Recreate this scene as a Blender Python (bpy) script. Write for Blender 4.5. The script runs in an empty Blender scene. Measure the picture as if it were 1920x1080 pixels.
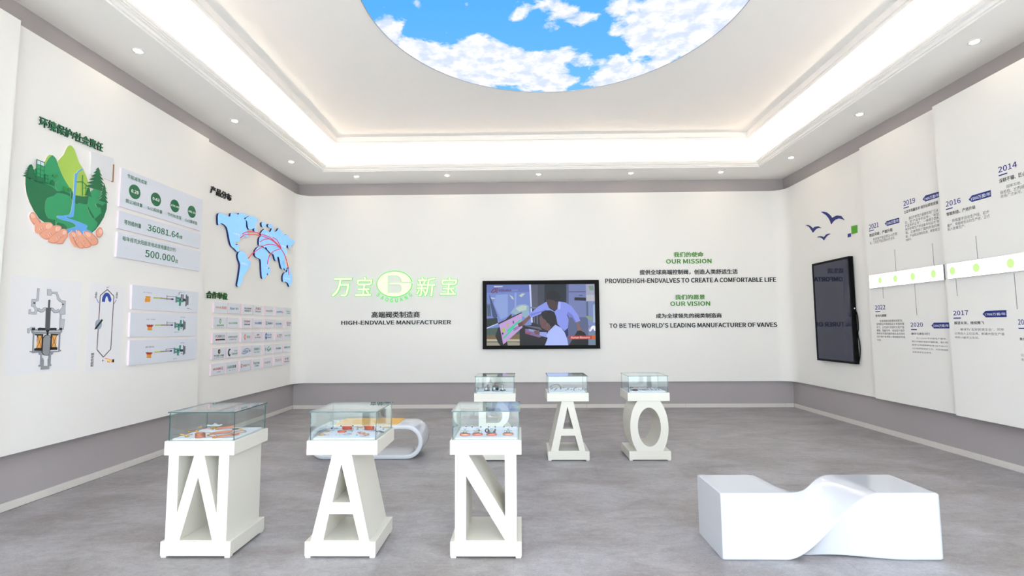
import bpy, bmesh, math, random
from mathutils import Vector, Matrix
from mathutils.geometry import tessellate_polygon
random.seed(7)
SC = bpy.context.scene
COL = SC.collection
PI = math.pi

# ------------------------------------------------------------------ camera
cam_d = bpy.data.cameras.new('camera')
cam = bpy.data.objects.new('camera', cam_d); COL.objects.link(cam)
yaw, pitch, roll, foc = -1.69474896e-02, 8.13692430e-02, -6.49095340e-03, 920.2
cy, sy, cp, sp = math.cos(yaw), math.sin(yaw), math.cos(pitch), math.sin(pitch)
fw = Vector((sy*cp, cy*cp, sp)); rt = Vector((cy, -sy, 0)); up = rt.cross(fw)
cr, sr = math.cos(roll), math.sin(roll)
rt, up = cr*rt+sr*up, -sr*rt+cr*up
cam.matrix_world = Matrix(((rt.x, up.x, -fw.x, 0), (rt.y, up.y, -fw.y, 0), (rt.z, up.z, -fw.z, 1.5), (0, 0, 0, 1)))
cam_d.sensor_width = 36; cam_d.lens = foc/1920*36; cam_d.clip_start = .05
SC.camera = cam
SC.view_settings.view_transform = 'Standard'; SC.view_settings.look = 'None'
SC.view_settings.gamma = 1; SC.view_settings.use_curve_mapping = False
SC.view_settings.exposure = 0.33
SC.cycles.transparent_max_bounces = 32; SC.cycles.max_bounces = 10; SC.cycles.diffuse_bounces = 6

# ------------------------------------------------------------------ sky outside the glass front, daylight
w = bpy.data.worlds.new('world'); SC.world = w; w.use_nodes = True
nt = w.node_tree
bg = nt.nodes['Background']
tc = nt.nodes.new('ShaderNodeTexCoord'); sx = nt.nodes.new('ShaderNodeSeparateXYZ'); rp = nt.nodes.new('ShaderNodeValToRGB')
nt.links.new(tc.outputs['Generated'], sx.inputs[0]); nt.links.new(sx.outputs['Z'], rp.inputs[0]); nt.links.new(rp.outputs[0], bg.inputs[0])
rp.color_ramp.elements[0].position = 0; rp.color_ramp.elements[0].color = (.88, .93, 1, 1)
rp.color_ramp.elements[1].position = .7; rp.color_ramp.elements[1].color = (.78, .87, 1, 1)
bg.inputs[1].default_value = 5.6
def area(name, loc, rot, sx_, sy_, power, color, portal=False):
    l = bpy.data.lights.new(name, 'AREA'); l.shape = 'RECTANGLE'; l.size = sx_; l.size_y = sy_; l.energy = power; l.color = color
    o = bpy.data.objects.new(name, l); COL.objects.link(o); o.location = loc; o.rotation_euler = rot
    if portal: l.cycles.is_portal = True
    return o
area('daylight_portal', (.4, -.75, 1.75), (PI/2, 0, 0), 8.6, 3.3, 1, (1, 1, 1), True)
bounce_sun_d = bpy.data.lights.new('bounce_sun', 'SUN'); bounce_sun_d.energy = 15.0; bounce_sun_d.angle = .01; bounce_sun_d.color = (1, .99, .97)   # high sunlight from behind the building, added so the forecourt brightens the ceiling
bounce_sun = bpy.data.objects.new('bounce_sun', bounce_sun_d); COL.objects.link(bounce_sun); bounce_sun.rotation_euler = Vector((-.1, -.55, -.83)).to_track_quat('-Z', 'Y').to_euler()
LED_POWER = 33.5       # strips in the ceiling cove
SPOT_POWER = 70.0      # lenses of the recessed downlights
SKY_POWER = .86       # backlit sky panel

# ------------------------------------------------------------------ helpers
def lin(c):
    c = c/255.0
    return c/12.92 if c <= .04045 else ((c+.055)/1.055)**2.4
_mc = {}
def mat(rgb, rough=.5, metal=0.0, emit=0.0, coat=0.0, name=None, noise=0.0, nscale=20.0, bump=0.0):
    key = (tuple(rgb), rough, metal, emit, coat, name, noise, nscale, bump)
    if key in _mc: return _mc[key]
    m = bpy.data.materials.new(name or 'paint'); m.use_nodes = True
    nt = m.node_tree; b = nt.nodes['Principled BSDF']
    c = (lin(rgb[0]), lin(rgb[1]), lin(rgb[2]), 1)
    b.inputs['Base Color'].default_value = c; b.inputs['Roughness'].default_value = rough
    b.inputs['Metallic'].default_value = metal; b.inputs['Coat Weight'].default_value = coat
    b.inputs['Coat Roughness'].default_value = .06
    m.diffuse_color = c
    if emit:
        b.inputs['Emission Color'].default_value = c; b.inputs['Emission Strength'].default_value = emit
    if noise or bump:
        t = nt.nodes.new('ShaderNodeTexCoord'); n = nt.nodes.new('ShaderNodeTexNoise'); n.inputs['Scale'].default_value = nscale
        n.inputs['Detail'].default_value = 6
        nt.links.new(t.outputs['Object'], n.inputs['Vector'])
        if noise:
            h = nt.nodes.new('ShaderNodeMixRGB'); h.blend_type = 'MULTIPLY'; h.inputs[0].default_value = 1
            r = nt.nodes.new('ShaderNodeMapRange'); r.inputs['To Min'].default_value = 1-noise; r.inputs['To Max'].default_value = 1+noise
            h.inputs[1].default_value = c
            nt.links.new(n.outputs[0], r.inputs['Value']); nt.links.new(r.outputs[0], h.inputs[2]); nt.links.new(h.outputs[0], b.inputs['Base Color'])
        if bump:
            bp = nt.nodes.new('ShaderNodeBump'); bp.inputs['Strength'].default_value = bump; bp.inputs['Distance'].default_value = .002
            nt.links.new(n.outputs[0], bp.inputs['Height']); nt.links.new(bp.outputs[0], b.inputs['Normal'])
    _mc[key] = m
    return m

def glass_mat():
    m = bpy.data.materials.new('clear_glass'); m.use_nodes = True; nt = m.node_tree; nt.nodes.clear()
    out = nt.nodes.new('ShaderNodeOutputMaterial'); mx = nt.nodes.new('ShaderNodeMixShader')
    tr = nt.nodes.new('ShaderNodeBsdfTransparent'); gl = nt.nodes.new('ShaderNodeBsdfGlossy'); fr = nt.nodes.new('ShaderNodeFresnel')
    ge = nt.nodes.new('ShaderNodeNewGeometry'); mr = nt.nodes.new('ShaderNodeMapRange')
    tr.inputs[0].default_value = (.955, .985, .98, 1); gl.inputs['Roughness'].default_value = 0; gl.inputs[0].default_value = (1, 1, 1, 1)
    mr.inputs['To Min'].default_value = 1.52; mr.inputs['To Max'].default_value = 1/1.52
    nt.links.new(ge.outputs['Backfacing'], mr.inputs['Value']); nt.links.new(mr.outputs[0], fr.inputs['IOR'])
    nt.links.new(fr.outputs[0], mx.inputs[0]); nt.links.new(tr.outputs[0], mx.inputs[1]); nt.links.new(gl.outputs[0], mx.inputs[2])
    nt.links.new(mx.outputs[0], out.inputs[0]); m.diffuse_color = (.8, .95, .92, .3)
    return m

def add(name, me, mats, parent=None, loc=None, M=None):
    for m in (mats if isinstance(mats, (list, tuple)) else [mats]): me.materials.append(m)
    o = bpy.data.objects.new(name, me); COL.objects.link(o)
    if parent is not None: o.parent = parent
    if loc is not None: o.location = loc
    if M is not None: o.matrix_world = M
    return o
def from_bm(bm, name):
    me = bpy.data.meshes.new(name); bm.to_mesh(me); bm.free(); return me
def tag(o, label=None, cat=None, group=None, kind=None):
    if label: o['label'] = label
    if cat: o['category'] = cat
    if group: o['group'] = group
    if kind: o['kind'] = kind
    return o
def thing(name, label, cat, loc=(0, 0, 0), rotz=0, group=None, M=None):
    o = bpy.data.objects.new(name, None); o.empty_display_size = .1; COL.objects.link(o)
    if M is not None: o.matrix_world = M
    else: o.location = loc; o.rotation_euler = (0, 0, rotz)
    return tag(o, label, cat, group)
def box(bm, x0, x1, y0, y1, z0, z1, mi=0):
    v = [bm.verts.new(p) for p in ((x0, y0, z0), (x1, y0, z0), (x1, y1, z0), (x0, y1, z0), (x0, y0, z1), (x1, y0, z1), (x1, y1, z1), (x0, y1, z1))]
    for f in ((0, 3, 2, 1), (4, 5, 6, 7), (0, 1, 5, 4), (1, 2, 6, 5), (2, 3, 7, 6), (3, 0, 4, 7)):
        fc = bm.faces.new([v[i] for i in f]); fc.material_index = mi
def box_me(x0, x1, y0, y1, z0, z1, bev=0.0, name='box'):
    bm = bmesh.new(); box(bm, x0, x1, y0, y1, z0, z1)
    if bev: bmesh.ops.bevel(bm, geom=bm.edges[:], offset=bev, segments=2, affect='EDGES', profile=.5)
    return from_bm(bm, name)
def quadgrid(bm, a, b, closed=False, mi=0, smooth=False):
    n = len(a)
    for i in range(n if closed else n-1):
        j = (i+1) % n
        f = bm.faces.new((a[i], a[j], b[j], b[i])); f.material_index = mi; f.smooth = smooth
def lathe(bm, prof, cx=0, cy=0, z0=0, n=16, mi=0, M=None):
    """prof: list of (r, z)"""
    rings = []
    for r, z in prof:
        rings.append([bm.verts.new((cx+max(r, 1e-4)*math.cos(2*PI*k/n), cy+max(r, 1e-4)*math.sin(2*PI*k/n), z0+z)) for k in range(n)])
    for a, b in zip(rings, rings[1:]): quadgrid(bm, a, b, True, mi, True)
    for rg, fl in ((rings[0], True), (rings[-1], False)):
        f = bm.faces.new(rg[::-1] if fl else rg); f.material_index = mi
    if M is not None: bmesh.ops.transform(bm, matrix=M, verts=[v for r in rings for v in r])
def tube(bm, pts, r, n=8, mi=0, closed=False):
    pts = [Vector(p) for p in pts]; rings = []; N = len(pts); prev = None
    for i, p in enumerate(pts):
        if closed: d = pts[(i+1) % N]-pts[i-1]
        else: d = pts[min(i+1, N-1)]-pts[max(i-1, 0)]
        d.normalize()
        if prev is None:
            a = d.cross(Vector((0, 0, 1)));
            if a.length < .1: a = d.cross(Vector((1, 0, 0)))
        else: a = prev-d*prev.dot(d)
        a.normalize(); prev = a; b = d.cross(a)
        rr = r[i] if isinstance(r, (list, tuple)) else r
        rings.append([bm.verts.new(p+rr*(a*math.cos(2*PI*k/n)+b*math.sin(2*PI*k/n))) for k in range(n)])
    for i in range(N if closed else N-1): quadgrid(bm, rings[i], rings[(i+1) % N], True, mi, True)
    if not closed:
        bm.faces.new(rings[0][::-1]).material_index = mi; bm.faces.new(rings[-1]).material_index = mi
def smooth_path(pts, k=6):
    pts = [Vector(p) for p in pts]; out = []
    P = [pts[0]*2-pts[1]]+pts+[pts[-1]*2-pts[-2]]
    for i in range(1, len(P)-2):
        for j in range(k):
            t = j/k; a, b, c, d = P[i-1], P[i], P[i+1], P[i+2]
            out.append(.5*((2*b)+(c-a)*t+(2*a-5*b+4*c-d)*t*t+(3*b-a-3*c+d)*t**3))
    out.append(pts[-1]); return out
def area2(p): return sum(p[i][0]*p[(i+1) % len(p)][1]-p[(i+1) % len(p)][0]*p[i][1] for i in range(len(p)))
def prism(bm, loops, z0, z1, mi_face=0, mi_side=0, back=True, f3=None):
    """extrude a polygon with holes from z0 to z1 (local z); f3 maps (x, y, z) to the final point"""
    f3 = f3 or (lambda x, y, z: (x, y, z))
    loops = [list(l) for l in loops]
    if area2(loops[0]) < 0: loops[0].reverse()
    for l in loops[1:]:
        if area2(l) > 0: l.reverse()
    flat = [p for l in loops for p in l]
    tris = tessellate_polygon([[Vector((p[0], p[1], 0)) for p in l] for l in loops])
    top = [bm.verts.new(f3(p[0], p[1], z1)) for p in flat]
    bot = [bm.verts.new(f3(p[0], p[1], z0)) for p in flat] if z1 != z0 else None
    for t in tris:
        a, b, c = (flat[i] for i in t)
        s = (b[0]-a[0])*(c[1]-a[1])-(c[0]-a[0])*(b[1]-a[1])
        if abs(s) < 1e-12: continue
        t = t if s > 0 else t[::-1]
        try:
            bm.faces.new([top[i] for i in t]).material_index = mi_face
            if bot and back: bm.faces.new([bot[i] for i in t[::-1]]).material_index = mi_side
        except ValueError: pass
    if bot:
        k = 0
        for l in loops:
            n = len(l)
            for i in range(n):
                j = (i+1) % n
                bm.faces.new((bot[k+i], bot[k+j], top[k+j], top[k+i])).material_index = mi_side
            k += n
def ell(c, rx, ry, n=32, a0=0.0):
    return [(c[0]+rx*math.cos(a0+2*PI*k/n), c[1]+ry*math.sin(a0+2*PI*k/n)) for k in range(n)]
def ring_pts(q, n=28):
    """q = [centre, top, right]: an ellipse"""
    c, t, r = q
    return ell(c, abs(r[0]-c[0]), abs(t[1]-c[1]), n)
def stroke(pts, wdt):
    """a polyline as a polygon of constant width"""
    L, Rr = [], []
    for i, p in enumerate(pts):
        a = Vector(pts[max(i-1, 0)]); b = Vector(pts[min(i+1, len(pts)-1)]); d = (b-a).normalized(); n = Vector((-d.y, d.x))
        h = (wdt[i] if isinstance(wdt, (list, tuple)) else wdt)/2
        L.append((p[0]+n.x*h, p[1]+n.y*h)); Rr.append((p[0]-n.x*h, p[1]-n.y*h))
    return L+Rr[::-1]

def sm(p, k=3):
    """rounded version of a closed outline"""
    n = len(p); out = []
    for i in range(n):
        a, b, c, d = p[i-1], p[i], p[(i+1) % n], p[(i+2) % n]
        for j in range(k):
            t = j/k
            out.append(tuple(.5*((2*b[q])+(c[q]-a[q])*t+(2*a[q]-5*b[q]+4*c[q]-d[q])*t*t+(3*b[q]-a[q]-3*c[q]+d[q])*t**3) for q in (0, 1)))
    return out
# frames of the wall planes: local x runs to the viewer's right, y up, z out of the wall
def frame(side, d):
    if side == 'L': return Matrix(((0, 0, 1, d), (1, 0, 0, 0), (0, 1, 0, 0), (0, 0, 0, 1)))
    if side == 'R': return Matrix(((0, 0, -1, d), (-1, 0, 0, 0), (0, 1, 0, 0), (0, 0, 0, 1)))
    return Matrix(((1, 0, 0, 0), (0, 0, -1, d), (0, 1, 0, 0), (0, 0, 0, 1)))
LN, LM, LF = frame('L', -4.16), frame('L', -4.22), frame('L', -4.28)
RN, RM, RF = frame('R', 4.916), frame('R', 4.976), frame('R', 5.036)
BK = frame('B', 9.324)
_org = {}
def wthing(name, label, cat, F, uv, group=None):
    o = thing(name, label, cat, group=group, M=F @ Matrix.Translation((uv[0], uv[1], 0))); _org[o.name] = uv; return o
def sh(par, pts):
    u, v = _org[par.name]; return [(p[0]-u, p[1]-v) for p in pts]
def ctr(pts): return (sum(p[0] for p in pts)/len(pts), sum(p[1] for p in pts)/len(pts))
def art(par, name, layers, z=.0006, step=.0004, side=None, base=0.0, label=None):
    """flat coloured shapes, each layer a hair above the last one; layers = [(rgb or material, points[, hole...])]"""
    bm = bmesh.new(); ms = []; idx = {}
    sm = side
    for k, ly in enumerate(layers):
        m = ly[0] if not isinstance(ly[0], tuple) else mat(ly[0], .55)
        for q in ([m] if sm is None else [m, sm]):
            if q.name not in idx: idx[q.name] = len(ms); ms.append(q)
        zt = z+step*k
        prism(bm, [sh(par, l) for l in ly[1:]], base, zt+base, idx[m.name], idx[m.name if sm is None else sm.name], back=False)
    o = add(name, from_bm(bm, name), ms, par)
    if label: o['label'] = label
    return o

# ---- lettering: the built-in font, one mesh per line or one mesh per glyph
def _source(font):
    c_ = bpy.data.curves.new('lettering', 'FONT')
    if font is not None: c_.font = font
    o_ = bpy.data.objects.new('lettering_source', c_); c_.body = 'H'
    m_ = bpy.data.meshes.new_from_object(o_); ys_ = [v.co.y for v in m_.vertices]; bpy.data.meshes.remove(m_)
    return c_, o_, (max(ys_)-min(ys_))/.68
_cjk = _source(None)         # the built-in font; it has the Chinese characters too
try:                         # lines without Chinese: a plainer sans serif that ships inside Blender, if it is there
    _lat = _source(bpy.data.fonts.load(bpy.utils.system_resource('DATAFILES', path='fonts')+'/Noto Sans CJK Regular.woff2'))
except Exception: _lat = _cjk
def font_mesh(s, bold=0.0, ext=0.0, res=3, shear=0.0, line=None):
    fc, fo, bk = _lat if all(ord(ch) < 0x250 for ch in (line or s)) else _cjk
    fc.body = s; fc.extrude = ext; fc.resolution_u = res; fc.shear = shear
    me = bpy.data.meshes.new_from_object(fo)
    if bold >= .012:
        bold *= bk*.9
        # heavier strokes: the glyph stamped four times around its place, each a hair above the last
        bm = bmesh.new(); bm.from_mesh(me); dz = .012 if ext else .00008; src = me.copy()
        bmesh.ops.translate(bm, verts=bm.verts[:], vec=(-bold*.75, -bold*.6, 0))
        for k, (dx, dy) in enumerate(((bold*1.5, 0), (0, bold*1.2), (-bold*1.5, 0))):
            n0 = len(bm.verts); src.transform(Matrix.Identity(4)); bm.from_mesh(src); bm.verts.ensure_lookup_table()
            ox, oy = ((bold*.75, -bold*.6), (bold*.75, bold*.6), (-bold*.75, bold*.6))[k]
            bmesh.ops.translate(bm, verts=bm.verts[n0:], vec=(ox, oy, dz*(k+1)))
        bm.to_mesh(me); bm.free(); bpy.data.meshes.remove(src)
    return me
def bbox(me):
    n = len(me.vertices); a = [0.0]*(3*n); me.vertices.foreach_get('co', a)
    xs, ys = a[0::3], a[1::3]
    return min(xs), max(xs), min(ys), max(ys)
def text(par, s, q, rgb, name='text', bold=.012, ext=.0, z=.0012, res=2, k=1.0, label=None, m=None, shear=0.0, rot=0.0, h=None):
    """fit one line of lettering into the box given by its top-left and bottom-right corners"""
    (u0, v1), (u1, v0) = sh(par, q); u1 = u0+(u1-u0)*k
    if h: c_ = (v0+v1)/2; v0, v1 = c_-h/2, c_+h/2
    me = font_mesh(s, bold, 0, res, shear); x0, x1, y0, y1 = bbox(me)
    if rot:
        # turned by 90 degrees: reads upwards
        M = Matrix(((0, -(u1-u0)/(y1-y0), 0, u1+y0*(u1-u0)/(y1-y0)), ((v1-v0)/(x1-x0), 0, 0, v0-x0*(v1-v0)/(x1-x0)), (0, 0, 1, z), (0, 0, 0, 1)))
    else:
        sx_, sy_ = (u1-u0)/(x1-x0), (v1-v0)/(y1-y0)
        M = Matrix(((sx_, 0, 0, u0-x0*sx_), (0, sy_, 0, v0-y0*sy_), (0, 0, 1, z), (0, 0, 0, 1)))
    me.transform(M)
    o = add(name, me, m or mat(rgb, .6), par)
    if label: o['label'] = label
    return o
def letters(par, s, q, rgb, bold=.02, z0=.004, depth=.012, side=None, m=None, res=3, h=None):
    """raised letters: one mesh per glyph, fitted together into the box"""
    (u0, v1), (u1, v0) = sh(par, q)
    if h: c_ = (v0+v1)/2; v0, v1 = c_-h/2, c_+h/2
    me = font_mesh(s, bold, 0, res, 0, s); x0, x1, y0, y1 = bbox(me); bpy.data.meshes.remove(me)
    sx_, sy_ = (u1-u0)/(x1-x0), (v1-v0)/(y1-y0)
    mm = m or mat(rgb, .45)
    for i, ch in enumerate(s):
        if ch == ' ': continue
        a = font_mesh(s[:i+1], bold, 0, 1, 0, s); r = bbox(a)[1]; bpy.data.meshes.remove(a)
        g = font_mesh(ch, bold, .5, res, 0, s); gr = bbox(g)[1]; dx = r-gr
        g.transform(Matrix(((sx_, 0, 0, u0+(dx-x0)*sx_), (0, sy_, 0, v0-y0*sy_), (0, 0, depth, z0+depth/2+(i % 2)*.0006), (0, 0, 0, 1))))
        g.materials.append(mm)
        if side is not None:
            g.materials.append(side)
            for f in g.polygons:
                if f.normal.z < .5: f.material_index = 1
        o = bpy.data.objects.new('letter', g); COL.objects.link(o); o.parent = par

# ------------------------------------------------------------------ room shell
L, R, B, FR, S, T1, T2 = -4.33, 5.086, 9.374, -.6, 4.335, 4.70, 4.82
m_grey = mat((168, 162, 163), .8, name='grey_wall_paint', bump=.3, nscale=180, noise=.03)
m_white = mat((236, 234, 230), .75, name='white_wall_board', bump=.08, nscale=90, noise=.012)
m_edge = mat((236, 218, 204), .8, name='board_edge')
m_ceil = mat((250, 246, 242), .85, name='ceiling_paint', noise=.01, nscale=3)
m_base = mat((214, 210, 204), .35, name='baseboard_tile', noise=.04, nscale=14)

def slab(name, args, m, kind='structure', parent=None):
    o = add(name, box_me(*args, name=name), m, parent)
    if kind and parent is None: o['kind'] = kind
    return o
wl = slab('wall_left', (L-.15, L, FR-.15, B+.15, 0, 5), m_grey)
wr = slab('wall_right', (R, R+.15, FR-.15, B+.15, 0, 5), m_grey)
wb = slab('wall_back', (L, R, B, B+.15, 0, 5), m_grey)

# white cladding boards in front of the grey walls, overlapping like shingles
ZB, ZT = .485, 4.09
def board(par, name, path, z0=ZB, z1=ZT, t=.018):
    """vertical board following a plan path (its visible face), thickness to the left of the path"""
    bm = bmesh.new(); n = len(path); P = [Vector(p) for p in path]; off = []
    for i in range(n):
        d = (P[min(i+1, n-1)]-P[max(i-1, 0)]).normalized(); off.append(P[i]+Vector((-d.y, d.x))*t)
    rows = [[bm.verts.new((p.x, p.y, z)) for p in lst] for lst, z in ((P, z0), (P, z1), (off, z1), (off, z0))]
    fa, fb = ([bm.verts.new(v.co) for v in rows[i]] for i in (0, 1))
    quadgrid(bm, fa, fb, False, 0, True)
    for i in range(1, 4):
        quadgrid(bm, rows[i], rows[(i+1) % 4], False, 1)
    bm.faces.new([rows[i][0] for i in range(4)]).material_index = 1; bm.faces.new([rows[i][-1] for i in (3, 2, 1, 0)]).material_index = 1
    bmesh.ops.recalc_face_normals(bm, faces=bm.faces[:])
    return add(name, from_bm(bm, name), [m_white, m_edge], par)
rad = .24
pth = [(-4.28, 6.45), (-4.28, 9.324-rad)]
pth += [(-4.28+rad-rad*math.cos(a*PI/24), 9.324-rad+rad*math.sin(a*PI/24)) for a in range(1, 12)]
pth += [(-4.28+rad, 9.324), (5.036-rad, 9.324)]
pth += [(5.036-rad+rad*math.sin(a*PI/24), 9.324-rad+rad*math.cos(a*PI/24)) for a in range(1, 12)]
pth += [(5.036, 9.324-rad), (5.036, 7.0)]
board(wb, 'wall_board', pth)
board(wl, 'wall_board', [(-4.22, 3.78), (-4.22, 6.42)], t=.05)
board(wl, 'wall_board', [(-4.16, FR), (-4.16, 3.84)], t=.05)
board(wr, 'wall_board', [(4.976, 7.08), (4.976, 5.70)], t=.05)
board(wr, 'wall_board', [(4.916, 5.732), (4.916, FR)], t=.05)

# baseboards of white tiles, 7 cm high, with open joints
def baseboard(name, run):
    root = thing(name, None, None); root['kind'] = 'structure'
    for a in run: add('tile', box_me(*a, bev=.0015), m_base, root)
g = .002
ys = [-.6, 1.7, 3.55, 5.40, 7.25, 9.36]
baseboard('baseboard_left', [(L, L+.012, a+g, b-g, 0.0, .07) for a, b in zip(ys, ys[1:])])
ys = [-.6, .09, 1.94, 3.79, 5.64, 7.49, 9.36]
baseboard('baseboard_right', [(R-.012, R, a+g, b-g, 0.0, .07) for a, b in zip(ys, ys[1:])])
xs = [L+.013, -2.475, -.625, 1.225, 3.075, 4.925, R-.013]
baseboard('baseboard_back', [(a+g, b-g, B-.012, B, 0.0, .07) for a, b in zip(xs, xs[1:])])

# floor: laid stone-look tiles 42 cm wide on a screed
def floor_mat():
    m = bpy.data.materials.new('stone_look_floor'); m.use_nodes = True; nt = m.node_tree; b = nt.nodes['Principled BSDF']
    ge = nt.nodes.new('ShaderNodeNewGeometry'); mp = nt.nodes.new('ShaderNodeMapping'); mp.inputs['Scale'].default_value = (1, 1.9, 1)
    oi = nt.nodes.new('ShaderNodeObjectInfo')
    nt.links.new(ge.outputs['Position'], mp.inputs['Vector'])
    def noise(sc, det, rough, dist=0):
        n = nt.nodes.new('ShaderNodeTexNoise'); n.inputs['Scale'].default_value = sc; n.inputs['Detail'].default_value = det
        n.inputs['Roughness'].default_value = rough; n.inputs['Distortion'].default_value = dist
        nt.links.new(mp.outputs[0], n.inputs['Vector']); return n
    n1 = noise(1.3, 5, .6, .6); n2 = noise(9, 8, .72, .8); n3 = noise(55, 4, .8, 1.5)
    r1 = nt.nodes.new('ShaderNodeValToRGB')
    r1.color_ramp.elements[0].position = .36; r1.color_ramp.elements[0].color = (lin(147), lin(142), lin(142), 1)
    r1.color_ramp.elements[1].position = .64; r1.color_ramp.elements[1].color = (lin(170), lin(168), lin(172), 1)
    nt.links.new(n1.outputs[0], r1.inputs[0])
    def mult(src, node, a, bb, lo=.3, hi=.7):
        mr = nt.nodes.new('ShaderNodeMapRange'); mr.inputs['From Min'].default_value = lo; mr.inputs['From Max'].default_value = hi
        mr.inputs['To Min'].default_value = a; mr.inputs['To Max'].default_value = bb; nt.links.new(node, mr.inputs['Value'])
        x = nt.nodes.new('ShaderNodeMixRGB'); x.blend_type = 'MULTIPLY'; x.inputs[0].default_value = 1
        nt.links.new(src, x.inputs[1]); nt.links.new(mr.outputs[0], x.inputs[2]); return x.outputs[0]
    c = mult(r1.outputs[0], n2.outputs[0], .86, 1.10, .36, .64); c = mult(c, n3.outputs[0], .76, 1.10, .36, .64)
    c = mult(c, oi.outputs['Random'], .975, 1.025, 0, 1)
    nt.links.new(c, b.inputs['Base Color']); b.inputs['Roughness'].default_value = .42
    bp = nt.nodes.new('ShaderNodeBump'); bp.inputs['Strength'].default_value = .12; bp.inputs['Distance'].default_value = .002
    nt.links.new(n3.outputs[0], bp.inputs['Height']); nt.links.new(bp.outputs[0], b.inputs['Normal'])
    return m
fl = slab('floor', (L-.15, R+.15, FR-.15, B+.15, -.16, -.006), mat((92, 90, 90), .8, name='screed'))
m_floor = floor_mat(); tiles = {}
tw, tl = .4255, .86
ix0 = math.floor((L-.369)/tw)
for i in range(ix0, ix0+40):
    x0 = .369+i*tw; x1 = x0+tw
    a, b_ = max(x0, L)+.0004, min(x1, R)-.0004
    if b_-a < .02: continue
    y = FR-(.43 if i % 2 else 0)
    while y < B:
        c, d = max(y, FR)+.0005, min(y+tl, B)-.0005
        y += tl
        if d-c < .02: continue
        k = (round(b_-a, 3), round(d-c, 3))
        if k not in tiles:
            tiles[k] = box_me(-k[0]/2, k[0]/2, -k[1]/2, k[1]/2, -.006, 0, name='tile'); tiles[k].materials.append(m_floor)
        o = bpy.data.objects.new('tile', tiles[k]); COL.objects.link(o); o.parent = fl; o.location = ((a+b_)/2, (c+d)/2, random.uniform(-.0002, 0))

# ceiling: soffit ring, crown moulding, lit cove, stepped tray
LX, RX, LY, FY = -3.555, 4.275, 8.62, .72            # lower edge of the moulding
def ringmesh(bm, r0, z0, r1, z1, mi=0):
    a = [bm.verts.new((x, y, z0)) for x, y in ((r0[0], r0[2]), (r0[1], r0[2]), (r0[1], r0[3]), (r0[0], r0[3]))]
    b = [bm.verts.new((x, y, z1)) for x, y in ((r1[0], r1[2]), (r1[1], r1[2]), (r1[1], r1[3]), (r1[0], r1[3]))]
    quadgrid(bm, a, b, True, mi)
def rr(d): return (LX+d, RX-d, FY+d, LY-d)           # rectangle inset by d from the moulding's lower edge
bm = bmesh.new()
ringmesh(bm, (L-.15, R+.15, FR-.15, B+.15), S, rr(0), S)
ceil = add('ceiling', from_bm(bm, 'ceiling'), m_ceil); ceil['kind'] = 'structure'
prof = [(0, 0), (.002, .018), (.022, .02), (.03, .045), (.052, .05), (.056, .072), (.084, .078), (.09, .105), (.075, .108), (.07, .06), (-.03, .055)]
bm = bmesh.new()
for (d0, z0), (d1, z1) in zip(prof, prof[1:]): ringmesh(bm, rr(d0), S+z0, rr(d1), S+z1)
bmesh.ops.remove_doubles(bm, verts=bm.verts[:], dist=1e-5)
tr = add('trim_1', from_bm(bm, 'trim'), m_ceil); tr['kind'] = 'structure'
bm = bmesh.new()
si = .37                                              # the step of the tray, inset from the moulding
ringmesh(bm, rr(-.03), S+.055, rr(-.03), T1-.02); ringmesh(bm, rr(-.03), T1-.02, rr(-.01), T1)
ringmesh(bm, rr(-.01), T1, rr(si), T1)
ringmesh(bm, rr(si), T1, rr(si), T1+.035); ringmesh(bm, rr(si), T1+.035, rr(si+.02), T1+.04); ringmesh(bm, rr(si+.02), T1+.04, rr(si+.02), T2)
q = rr(si+.02)
f = bm.faces.new([bm.verts.new(p) for p in ((q[0], q[2], T2), (q[0], q[3], T2), (q[1], q[3], T2), (q[1], q[2], T2))])
add('tray', from_bm(bm, 'tray'), m_ceil, ceil)
slab('roof', (L-.15, R+.15, FR-.15, B+.15, 4.95, 5.0), m_ceil, None, ceil)

# cove strips: real light sources lying behind the moulding
m_led = mat((255, 240, 222), .5, emit=LED_POWER, name='led_strip')
r = rr(.02)
for lab, a in (('white light strip in the cove along the left wall', (r[0]-.012, r[0]+.012, r[2], r[3])),
               ('white light strip in the cove along the right wall', (r[1]-.012, r[1]+.012, r[2], r[3])),
               ('white light strip in the cove along the back wall', (r[0], r[1], r[3]-.012, r[3]+.012)),
               ('white light strip in the cove at the entrance end', (r[0], r[1], r[2]-.012, r[2]+.012))):
    o = add('light_strip', box_me(a[0], a[1], a[2], a[3], S+.0605, S+.068, name='light_strip'), m_led); tag(o, lab, 'light strip', 'strips of light in the ceiling cove')

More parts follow.
